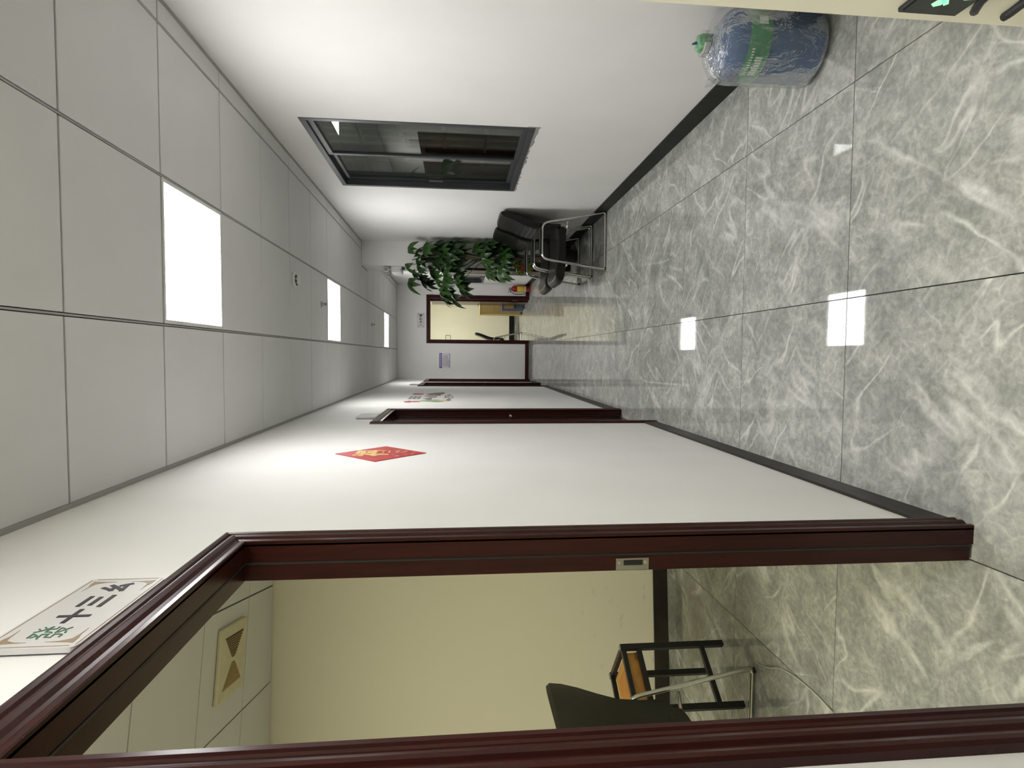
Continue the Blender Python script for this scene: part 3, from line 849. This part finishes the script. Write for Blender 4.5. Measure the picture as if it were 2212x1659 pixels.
def make_chair(leather, label, loc, group):
    c = thing('office_chair', label, 'chair', loc, group)
    hw = .287
    back = [(-.150, .440), (-.170, .540), (-.180, .640), (-.177, .686), (-.171, .690), (-.174, .694), (-.164, .736), (-.157, .740), (-.160, .744), (-.148, .786), (-.140, .790), (-.143, .794), (-.128, .836), (-.120, .840), (-.122, .844), (-.098, .90), (-.078, .96), (-.062, 1.005),
            (-.045, 1.035), (-.020, 1.045), (-.002, 1.028), (-.010, .97), (-.035, .89), (-.075, .79), (-.110, .69), (-.124, .58), (-.125, .44)]
    b_ = cushion('backrest', back, -.272, .272, leather, c, .010)
    seat = [(-.12, .480), (-.25, .472), (-.38, .472), (-.50, .482), (-.60, .500), (-.655, .498), (-.692, .470), (-.700, .440), (-.680, .412), (-.62, .400), (-.45, .395), (-.28, .390), (-.12, .395)]
    cushion('seat', seat, -.262, .262, leather, c, .012)
    # seam piping along the side edges of the backrest
    for s_ in (-1, 1):
        obj('piping', MB().tube([(p[0] + .0, s_ * .258, p[1]) for p in back[3:18]], .004, 6), leather, b_, local=True, smooth=True)
    for s_ in (-1, 1):
        y = s_ * hw
        lp = smoothpath([(-.27, y, .013), (0.0, y, .013), (-.075, y, .385), (-.122, y, .632), (-.30, y, .635), (-.462, y, .632), (-.478, y, .55), (-.552, y, .013), (-.27, y, .013)], .055)
        # sharper corners at the floor
        lp = smoothpath([(-.020, y, .013), (-.003, y, .020)], .01) + smoothpath([(-.003, y, .030), (-.075, y, .385), (-.122, y, .632), (-.30, y, .636), (-.458, y, .632), (-.482, y, .53), (-.551, y, .030)], .062) + [Vector((-.545, y, .014)), Vector((-.28, y, .013)), Vector((-.020, y, .013))]
        obj('side_frame', MB().tube(lp, .0115, 10, cap=False), 'chrome', c, local=True, smooth=True)
        obj('arm_pad', MB().box(-.425, -.175, y - .018, y + .018, .646, .664), 'black_plastic', c, local=True, bevel=.006, seg=2)
        for xx in (-.545, -.012):
            obj('foot', MB().lathe([(.0145, 0), (.0145, .012), (.010, .018)], 10, (xx, y, 0)), 'rubber_black', c, local=True)
    for xx, zz in ((-.205, .386), (-.520, .388)):
        obj('crossbar', MB().tube([(xx + (.105 if xx > -.3 else 0), -hw, zz), (xx, -.22, zz), (xx, .22, zz), (xx + (.105 if xx > -.3 else 0), hw, zz)], .010, 8), 'chrome', c, local=True, smooth=True)
    return c
make_chair('black_leather', 'nearer black leather office chair with chrome sled frame against the right wall', (1.412, 5.905, 0), 'black chairs against the right wall')
make_chair('black_leather', 'farther black leather office chair beside the potted tree', (1.408, 6.565, 0), 'black chairs against the right wall')
c = make_chair('olive_leather', 'dark olive office chair in the side room, seen from behind', (-1.520, 2.348, 0), None)
c.rotation_euler = (0, 0, 0)

# ------------------------------------------------------------------ stool in the side room
A = Vector((-1.573, 2.980, 0)); Bv = Vector((-1.763, 2.727, 0)); Cv = Vector((-1.836, 3.170, 0)); Dv = Bv + Cv - A
t = thing('metal_stool', 'black square-tube stool with orange seat tray in the side room', 'stool', ((A + Dv) / 2)[:])
corners = [A, Bv, Dv, Cv]; ht = .575; tw = .030
for p in corners:
    l_ = obj('leg', MB().bar(p, p + Vector((0, 0, ht)), tw, upv=(Bv - A).normalized()), 'black_metal', t, bevel=.002, seg=1)
    obj('end_cap', MB().bar(p + Vector((0, 0, ht)), p + Vector((0, 0, ht + .003)), tw * .9, upv=(Bv - A).normalized()), 'grey_plastic', l_)
for z_ in (ht - .015, .475, .125):
    for i in range(4):
        if z_ < .5 and i != 0: continue
        p, q = corners[i], corners[(i + 1) % 4]; dd = (q - p).normalized() * tw * .5
        o3 = Vector((0, 0, z_))
        obj('top_rail' if z_ > .5 else 'rail', MB().bar(p + dd + o3, q - dd + o3, tw * .8), 'black_metal', t)
ex, ey = (Bv - A).normalized(), (Cv - A).normalized()
TM = Matrix((ex, ey, Vector((0, 0, 1)))).transposed().to_4x4(); TM.translation = A
Ls, Lc = (Bv - A).length, (Cv - A).length
tray = obj('seat_tray', MB().box(.018, Ls - .018, .018, Lc - .018, .478, .548, TM), 'orange_plastic', t, bevel=.008, seg=2)
for k in range(9):
    yy = .09 + k * .018
    obj('slat', MB().box(.07, Ls - .05, yy, yy + .008, .548, .552, TM), 'orange_plastic', tray)
obj('tray_end', MB().box(.02, .06, .018, Lc - .018, .470, .50, TM), 'grey_plastic', tray)
# thin pale cable on the floor
cb = MB().tube(smoothpath([(-1.485, 2.615, .004), (-1.45, 2.50, .004), (-1.40, 2.42, .004), (-1.37, 2.30, .004), (-1.36, 2.12, .004), (-1.40, 1.9, .004)], .08), .003, 6)
tag(obj('cable', cb, 'cable_white', smooth=True), 'thin pale cable on the side room floor', 'cable')

# ------------------------------------------------------------------ exhaust fan in the side room ceiling
VM = Matrix.Translation((-1.60, 3.085, ZC)) @ Matrix.Rotation(ang, 4, 'Z')
t = thing('exhaust_fan', 'square cream exhaust fan in the side room ceiling', 'exhaust fan', (-1.60, 3.085, ZC))
hv = .178
obj('cover', MB().box(-hv, hv, -hv, hv, -.022, 0, VM), 'vent_cream', t, bevel=.008, seg=2)
def tri(name, pts, z0, z1, mat, parent):
    mb = MB().prism(pts, 'z', z0, z1); mb.xf(VM); return obj(name, mb, mat, parent)
gx, gy = .125, .125
tri('grille_panel', [(-gx, -gy), (-gx, gy), (-.012, .018), (-.012, -.018)], -.0235, -.021, 'vent_brown', t)
g_ = tri('grille_panel', [(gx, -gy), (gx, gy), (.012, .018), (.012, -.018)], -.0235, -.021, 'vent_dark', t)
for k in range(9):
    xx = .022 + k * .0115; hh = .018 + (xx - .012) / (gx - .012) * (gy - .018)
    obj('louvre', MB().box(xx - .0022, xx + .0022, -hh, hh, -.0265, -.0232, VM), 'vent_brown', g_)
    obj('louvre', MB().box(-xx - .0022, -xx + .0022, -hh, hh, -.0255, -.0232, VM), 'vent_brown', t)

# ------------------------------------------------------------------ water bottle in its plastic bag
bx, by = 1.272, 2.325
t = thing('water_bottle', 'big blue water bottle in a clear plastic bag beside the right wall', 'water bottle', (bx, by, 0))
bp = [(.0, .012), (.09, .010), (.118, 0), (.131, .010), (.134, .03), (.134, .10), (.129, .108), (.129, .118), (.134, .126), (.134, .205), (.130, .214), (.130, .222),
      (.134, .232), (.134, .335), (.128, .358), (.110, .385), (.080, .408), (.048, .424), (.034, .430), (.031, .445), (.031, .462), (0, .463)]
obj('body', MB().lathe(bp, 48, (bx, by, .004)), 'bottle_blue', t, smooth=True)
cp = obj('cap', MB().lathe([(.0345, .440), (.036, .446), (.036, .470), (.033, .476), (.030, .486), (.018, .489), (0, .489)], 28, (bx, by, .004)), 'cap_green', t, smooth=True)
obj('seal_band', MB().lathe([(.0362, .444), (.0376, .447), (.0376, .466), (.0366, .470)], 28, (bx, by, .004), a0=R(150), a1=R(250)), 'cap_white', cp, smooth=True)
obj('pull_tab', MB().tube([(bx, by, .490), (bx - .002, by, .503), (bx - .006, by, .512)], [.006, .005, .003], 8), 'bottle_blue', cp, smooth=True)
la = obj('label', MB().lathe([(.1346, .240), (.1354, .242), (.1354, .325), (.1346, .327)], 40, (bx, by, .004), a0=R(140), a1=R(340)), 'label_green', t, smooth=True)
rr = random.Random(5)
mk = MB()
for k in range(14):
    a = math.radians(196 + k * 4.2); big = k % 14
    for (z0, h_, wd) in ((.262 + rr.uniform(-.002, .002), .022 + rr.uniform(0, .008), .0035), (.300, .010 + rr.uniform(0, .005), .0025)):
        if z0 > .29 and k > 10: continue
        if z0 < .29 and k > 7: continue
        M_ = Matrix.Translation((bx, by, .004)) @ Matrix.Rotation(a, 4, 'Z')
        mk.box(.1355, .1361, -wd, wd, z0, z0 + h_, M_)
obj('label_print', mk, 'label_white', la)
obj('label_patch', MB().lathe([(.1358, .258), (.1362, .259), (.1362, .292), (.1358, .293)], 8, (bx, by, .004), a0=R(276), a1=R(292)), 'label_white', la)
rj = random.Random(11)
ph = [(rj.uniform(0, 6.28), rj.randint(5, 13), rj.uniform(8, 40), rj.uniform(.0006, .0017)) for _ in range(9)]
def crinkle(a, z): return sum(am * math.sin(n_ * a + fz * z + p_) for p_, n_, fz, am in ph) * .8
bg = [(.128, .004), (.143, .02), (.144, .06), (.144, .12), (.145, .18), (.146, .24), (.147, .30), (.146, .345), (.142, .375), (.130, .402), (.100, .426), (.064, .440), (.047, .448), (.046, .462), (.052, .474)]
fine = []
for (r0, z0), (r1, z1) in zip(bg, bg[1:]):
    for k in range(3): fine.append((r0 + (r1 - r0) * k / 3, z0 + (z1 - z0) * k / 3))
bag = MB().lathe(fine, 84, (bx, by, .002), jit=lambda a, z: crinkle(a, z) * min(1, z / .05) * (1 if z < .4 else .6))
bag.bm.faces.ensure_lookup_table()
bmesh.ops.delete(bag.bm, geom=[f for f in bag.bm.faces if len(f.verts) > 4], context='FACES')
for v_ in bag.bm.verts:
    v_.co.x = min(v_.co.x, 1.4105)
bo = obj('plastic_bag', bag, 'bag_film', t, smooth=True)
bo['label'] = 'crumpled clear plastic bag'
tg = MB()
for side, (dx, dy, z0, z1) in enumerate(((-.155, -.03, .33, .40), (-.13, .05, .395, .43))):
    q = [(bx + dx + .03, by + dy, z0 - .02), (bx + dx - .02, by + dy - .01, z0 + .01), (bx + dx - .015, by + dy + .01, z1), (bx + dx + .04, by + dy + .01, z1 - .02)]
    A_ = [tg.bm.verts.new(p) for p in q]; B_ = [tg.bm.verts.new((p[0], p[1] + .001, p[2])) for p in q]
    tg.bm.faces.new(A_); tg.bm.faces.new(B_)
    for i in range(4): tg.bm.faces.new((A_[i], A_[(i + 1) % 4], B_[(i + 1) % 4], B_[i]))
obj('bag_flap', tg, 'bag_film', bo)

# ------------------------------------------------------------------ potted tree (palmate leaves)
TX, TY = 1.225, 7.06
t = thing('potted_tree', 'tall potted tree with drooping hand-shaped leaves behind the chairs', 'potted plant', (TX, TY, 0))
obj('pot', MB().lathe([(.075, 0), (.085, .01), (.112, .27), (.12, .28), (.12, .30), (.108, .30), (.104, .27), (0, .27)], 28, (TX, TY, 0)), 'pot_dark', t, smooth=True)
obj('soil', MB().lathe([(.105, .268), (.06, .279), (0, .282)], 20, (TX, TY, 0)), 'soil', t, smooth=True)
for k in range(3):                       # three plaited stems
    path = []
    for i in range(25):
        z = .25 + i * .046; a = i * .42 + k * 2.094; rr_ = .024 * (1 - i / 60)
        path.append((TX - .035 * min(1, (z - .25) * 2.5) + rr_ * math.cos(a), TY + rr_ * math.sin(a), z))
    obj('stem', MB().tube(path, [.022 - .0003 * i for i in range(25)], 9), 'bark', t, smooth=True)
def leaf_mesh(seed, nleaf=5):
    """one palmate leaf: leaflets radiating from the hub, drooping; hub at origin, leaf axis +X"""
    rr = random.Random(seed); bm = bmesh.new()
    for k in range(nleaf):
        a = (k - (nleaf - 1) / 2) * rr.uniform(.50, .62) + rr.uniform(-.08, .08)
        L = .215 * (1 - .10 * abs(k - (nleaf - 1) / 2)) * rr.uniform(.88, 1.12); W_ = L * rr.uniform(.34, .42)
        droop = rr.uniform(.5, 1.0); rows = []
        NS = 7
        for i in range(NS + 1):
            s_ = i / NS
            ww = W_ * .5 * (math.sin(math.pi * min(1, s_ ** .8)) ** .9) if 0 < i < NS else .0015
            th = -droop * s_ * .9
            # arc-shaped midrib
            x_ = L * (s_ * math.cos(droop * s_ * .55)); z_ = -L * s_ * math.sin(droop * s_ * .55)
            row = []
            for side in (-1, 0, 1):
                row.append(Vector((x_, side * ww, z_ + (abs(side) * ww * .28))))
            rows.append(row)
        Mz = Matrix.Rotation(a, 4, 'Z') @ Matrix.Rotation(rr.uniform(-.15, .15), 4, 'X')
        vr = [[bm.verts.new(Mz @ p) for p in row] for row in rows]
        for r0, r1 in zip(vr, vr[1:]):
            for c_ in (0, 1): bm.faces.new((r0[c_], r0[c_ + 1], r1[c_ + 1], r1[c_]))
    return bm
def leaf_source(seed, mat, nleaf):
    bm = leaf_mesh(seed, nleaf); bmesh.ops.recalc_face_normals(bm, faces=bm.faces)
    me = bpy.data.meshes.new('leaf'); bm.to_mesh(me); bm.free()
    me.materials.append(MATS[mat]); me.polygons.foreach_set('use_smooth', [True] * len(me.polygons))
    return me
LEAF = [leaf_source(s_, 'leaf_green', n_) for s_, n_ in ((1, 5), (2, 6), (3, 5), (4, 5), (5, 4))]
HUBS = [  # x, y, z of leaf hubs (metres)
    (1.255, 7.067, 2.043),
    (1.249, 7.035, 1.861),
    (1.427, 7.105, 1.627),
    (1.402, 7.047, 1.526),
    (1.056, 7.026, 2.068),
    (0.887, 7.106, 2.042),
    (1.219, 7.230, 1.973),
    (1.171, 7.202, 1.898),
    (1.015, 7.194, 1.786),
    (1.226, 7.063, 1.636),
    (1.315, 7.139, 1.504),
    (1.338, 7.076, 1.443),
    (1.087, 7.051, 1.586),
    (0.935, 7.035, 1.619),
    (0.952, 7.061, 1.503),
    (0.895, 7.233, 1.833),
    (0.895, 7.209, 1.713),
    (0.795, 7.204, 1.566),
    (1.388, 7.202, 1.505),
    (1.177, 7.056, 1.564),
    (1.006, 7.084, 1.470),
    (1.168, 7.160, 1.751),
    (1.089, 7.186, 1.695),
    (1.091, 7.215, 1.809),
    (1.004, 7.221, 1.950),
    (1.076, 7.031, 1.937),
    (1.336, 7.155, 1.695),
    (1.233, 7.171, 1.442),
    (1.084, 7.131, 1.526),
    (0.821, 7.053, 1.636),
    (1.244, 7.124, 1.777),
    (0.877, 7.031, 1.469),
    (0.951, 7.234, 1.895),
    (0.845, 7.218, 1.412),
    (0.721, 7.141, 1.525),
    (0.757, 7.082, 1.664),
    (1.004, 7.228, 2.007),
    (0.971, 7.147, 1.722),
    (1.040, 7.222, 1.612),
    (1.174, 7.214, 1.837),
    (1.306, 7.132, 1.582),
    (1.188, 7.109, 1.693),
    (1.362, 7.154, 1.751),
    (0.944, 7.113, 1.441),
    (0.710, 7.049, 1.635),
    (1.483, 7.083, 1.265),
    (1.396, 7.205, 1.232),
    (1.412, 7.020, 1.155),
    (1.442, 7.021, 1.077),
    (1.353, 7.160, 1.040),
    (1.240, 7.077, 1.180),
    (1.196, 7.138, 1.092),
    (1.167, 7.123, 1.013),
    (1.354, 7.092, 0.960),
    (1.276, 7.249, 0.925),
    (1.121, 7.057, 1.124),
    (1.122, 7.109, 0.923),
    (1.294, 7.059, 0.883),
    (1.269, 7.162, 1.046),
    (1.422, 7.076, 0.995),
    (1.309, 7.095, 1.207),
    (1.356, 7.189, 1.130),
    (1.089, 7.087, 0.993),
    (1.242, 7.144, 0.847),
    (1.109, 7.227, 1.070),
    (1.161, 7.034, 1.164),
    (1.025, 7.025, 0.968),
    (1.004, 7.065, 0.909),
    (1.020, 7.194, 1.031),
    (1.398, 7.158, 1.018),
    (1.278, 7.067, 1.119),
    (1.174, 7.089, 0.965),
    (1.06, 7.08, .960), (1.10, 7.12, .990), (1.18, 7.00, .930), (1.06, 7.12, 1.000), (1.28, 7.15, .960),
    (1.09, 7.14, 1.05), (1.03, 7.10, 1.10),
]
rr = random.Random(21)
tw_b = []
def add_leaf(parent, me, hub, base, scale, roll):
    """leaf axis points away from base horizontally, tilted down"""
    d_ = Vector(hub) - Vector(base)
    az = math.atan2(d_.y, d_.x) + roll
    o = bpy.data.objects.new('leaf', me); COL.objects.link(o); o.parent = parent
    o.location = Vector(hub) - wloc(parent)
    o.rotation_euler = Euler((rr.uniform(-.25, .25), rr.uniform(.25, .75), az), 'XYZ')
    o.scale = (scale,) * 3
    # keep the leaf clear of the walls and of the chair in front
    M3 = o.rotation_euler.to_matrix() * scale
    ps = [M3 @ v_.co + Vector(hub) for v_ in me.vertices]
    o.location.x -= max(0, max(p.x for p in ps) - 1.405)
    o.location.y -= max(0, max(p.y for p in ps) - 7.405)
    o.location.y += max(0, 6.875 - min(p.y for p in ps))
    return o
stems = MB()
CENT_U, CENT_L = Vector((1.17, 7.16, 1.70)), Vector((1.18, 7.16, 1.12))
for i, h in enumerate(HUBS):
    hub = Vector(h); cen = CENT_U if hub.z > 1.36 else CENT_L
    lo_ = add_leaf(t, LEAF[i % 5], hub, (cen.x, cen.y + .05, cen.z), rr.uniform(.85, 1.15), rr.uniform(-.5, .5))
    hub = lo_.location + wloc(t)
    base = Vector((TX - .035, TY, min(1.34, max(.75, hub.z - .35))))
    mid = (base + hub) / 2 + Vector((0, 0, .06))
    stems.tube([base, (base + mid) / 2 + Vector((0, 0, .02)), mid, (mid + hub) / 2 + Vector((0, 0, .025)), hub], [.006, .005, .0042, .0036, .003], 6)
obj('petioles', stems, 'leaf_green', t, smooth=True)
# leading shoots
obj('shoot',
    MB().tube([(TX - .035, TY, 1.30), (TX - .03, TY, 1.50), (TX - .035, TY - .01, 1.70), (TX - .06, TY - .02, 1.88), (TX - .09, TY - .03, 1.99)], [.014, .012, .010, .008, .005], 8), 'bark', t, smooth=True)

tag(obj('wooden_board', MB().box(1.086, 1.107, 7.45, 7.84, 0, 1.36), 'mahogany', bevel=.002, seg=1), 'dark red-brown board standing against the pier behind the tree', 'board')
# small flowering pot plant on a wooden stand beside the tree
sx, sy_p = 1.125, 7.335
t = thing('plant_stand', 'small brown wooden plant stand behind the chairs', 'plant stand', (sx, sy_p, 0))
obj('stand_top', MB().box(sx - .08, sx + .08, sy_p - .08, sy_p + .075, .335, .355), 'locker_wood', t)
for a in (-.075, .06):
    for b_ in (-.075, .055):
        obj('leg', MB().box(sx + a, sx + a + .018, sy_p + b_, sy_p + b_ + .018, 0, .335), 'locker_wood', t)
obj('panel', MB().box(sx - .057, sx + .06, sy_p - .07, sy_p - .062, .20, .335), 'bark', t)
t = thing('flowering_plant', 'pot plant with yellow-green leaves and red flowers below the tree', 'potted plant', (sx, sy_p, .355))
obj('pot', MB().lathe([(.048, 0), (.052, .005), (.068, .10), (.072, .11), (.066, .112), (.060, .095), (0, .095)], 22, (sx, sy_p - .01, .355)), 'pot_dark', t, smooth=True)
LEAF_Y = [leaf_source(s_, 'leaf_young', n_) for s_, n_ in ((11, 4), (12, 5))]
fs = MB()
for k in range(18):
    a = rr.uniform(0, 6.28); r_ = rr.uniform(.02, .07); z_ = rr.uniform(.56, .84)
    hub = Vector((sx + r_ * math.cos(a), sy_p - .03 + r_ * math.sin(a) * .6, z_))
    add_leaf(t, LEAF_Y[k % 2], hub, (sx, sy_p - .02, z_), rr.uniform(.45, .62), rr.uniform(-.4, .4))
    fs.tube([(sx, sy_p - .01, .45), (sx + r_ * .4 * math.cos(a), sy_p - .02, (z_ + .45) / 2), hub], [.004, .003, .002], 6)
obj('stems', fs, 'leaf_young', t, smooth=True)
def flower_bm():
    mb = MB()
    for k in range(6):
        a = k * math.pi / 3
        mb.prism([(0, 0), (.016 * math.cos(a - .4), .016 * math.sin(a - .4)), (.026 * math.cos(a), .026 * math.sin(a)), (.016 * math.cos(a + .4), .016 * math.sin(a + .4))], 'z', 0, .003)
    mb.lathe([(.006, 0), (.006, .005), (0, .008)], 8)
    return mb
f0 = None
for k in range(22):
    a = rr.uniform(3.3, 6.1); r_ = rr.uniform(.02, .075); z_ = rr.uniform(.52, .70)
    loc = Vector((sx + r_ * math.cos(a), sy_p - .03 + r_ * math.sin(a) * .8, z_)) - wloc(t)
    rot = Euler((R(70) + rr.uniform(-.4, .4), rr.uniform(-.4, .4), rr.uniform(-.5, .5)))
    if f0 is None:
        f0 = obj('flower', flower_bm(), 'petal_red', t, local=True); f0.location = loc; f0.rotation_euler = rot
    else: inst(f0, t, loc, rot)

# ------------------------------------------------------------------ fire extinguisher
ex_, ey_ = 1.338, 11.565
t = thing('fire_extinguisher', 'red fire extinguisher with yellow label in the far right corner', 'fire extinguisher', (ex_, ey_, 0))
obj('cylinder', MB().lathe([(.052, 0), (.062, .006), (.064, .02), (.064, .30), (.058, .335), (.035, .362), (.020, .372), (.018, .385), (0, .385)], 32, (ex_, ey_, 0)), 'extinguisher_red', t, smooth=True)
obj('label', MB().lathe([(.0645, .115), (.0650, .116), (.0650, .262), (.0645, .263)], 20, (ex_, ey_, 0), a0=R(190), a1=R(320)), 'label_yellow', t, smooth=True)
obj('label_band', MB().lathe([(.0646, .085), (.0651, .086), (.0651, .113), (.0646, .114)], 20, (ex_, ey_, 0), a0=R(190), a1=R(320)), 'label_white', t, smooth=True)
hd = obj('valve', MB().lathe([(.020, .378), (.020, .405), (.014, .412), (0, .412)], 16, (ex_, ey_, 0)), 'dull_metal', t, smooth=True)
obj('handle', MB().bar((ex_ + .02, ey_, .412), (ex_ - .085, ey_ - .01, .432), .016, .008).bar((ex_ + .02, ey_, .398), (ex_ - .075, ey_ - .01, .398), .016, .006), 'black_plastic', hd)
obj('hose', MB().tube(smoothpath([(ex_ - .015, ey_ - .01, .395), (ex_ - .06, ey_ - .012, .385), (ex_ - .105, ey_ - .014, .33), (ex_ - .112, ey_ - .012, .20), (ex_ - .098, ey_ - .01, .10)], .05), .007, 8), 'rubber_black', t, smooth=True)

# ------------------------------------------------------------------ things in the lit room at the end
t = thing('wooden_locker', 'yellow wooden locker in the lit room at the end', 'locker', (1.085, 13.1, 0))
obj('body', MB().box(.925, 1.245, 12.98, 13.42, .03, .93), 'locker_wood', t)
obj('top', MB().box(.912, 1.249, 12.965, 13.44, .93, .945), 'locker_wood', t)
for z0, z1 in ((.64, .915), (.34, .63)):
    dr = obj('door', MB().box(.938, 1.235, 12.966, 12.98, z0, z1), 'locker_wood', t)
    obj('knob', MB().box(.95, .965, 12.955, 12.967, z1 - .09, z1 - .03), 'dull_metal', dr)
obj('plinth', MB().box(.94, 1.235, 13.0, 13.42, 0, .03), 'black_plastic', t)
t = thing('storage_crate', 'grey-blue crate standing in front of the wooden locker', 'crate', (1.10, 12.82, 0))
cr = MB().box(.985, 1.235, 12.70, 12.93, 0, .03).box(.985, 1.235, 12.70, 12.715, .03, .47).box(.985, 1.235, 12.915, 12.93, .03, .47).box(.985, 1.0, 12.715, 12.915, .03, .47).box(1.22, 1.235, 12.715, 12.915, .03, .47)
obj('shell', cr, 'crate_blue', t)
obj('front_panel', MB().box(1.03, 1.20, 12.694, 12.70, .22, .42), 'vent_brown', t)
obj('rim', MB().box(.978, 1.242, 12.692, 12.938, .455, .475), 'crate_blue', t)
obj('handle', MB().box(1.04, 1.20, 12.684, 12.694, .17, .19), 'black_plastic', t)
# chair whose edge shows at the left jamb
c2 = make_chair('black_leather', 'dark chair showing at the left jamb of the lit end room', (.530, 13.32, 0), None)
t = thing('wall_hook', 'small brown square wire hook on the lit back wall', 'hook', (.43, FY - .01, 1.62))
obj('wire', MB().bar((.39, FY - .01, 1.62), (.50, FY - .01, 1.62), .010).bar((.39, FY - .01, 1.74), (.50, FY - .01, 1.74), .010).bar((.50, FY - .01, 1.615), (.50, FY - .01, 1.745), .014), 'sign_brown', t)
obj('back_plate', MB().box(.33, .39, FY - .008, FY, 1.61, 1.75), 'white_plastic', t)
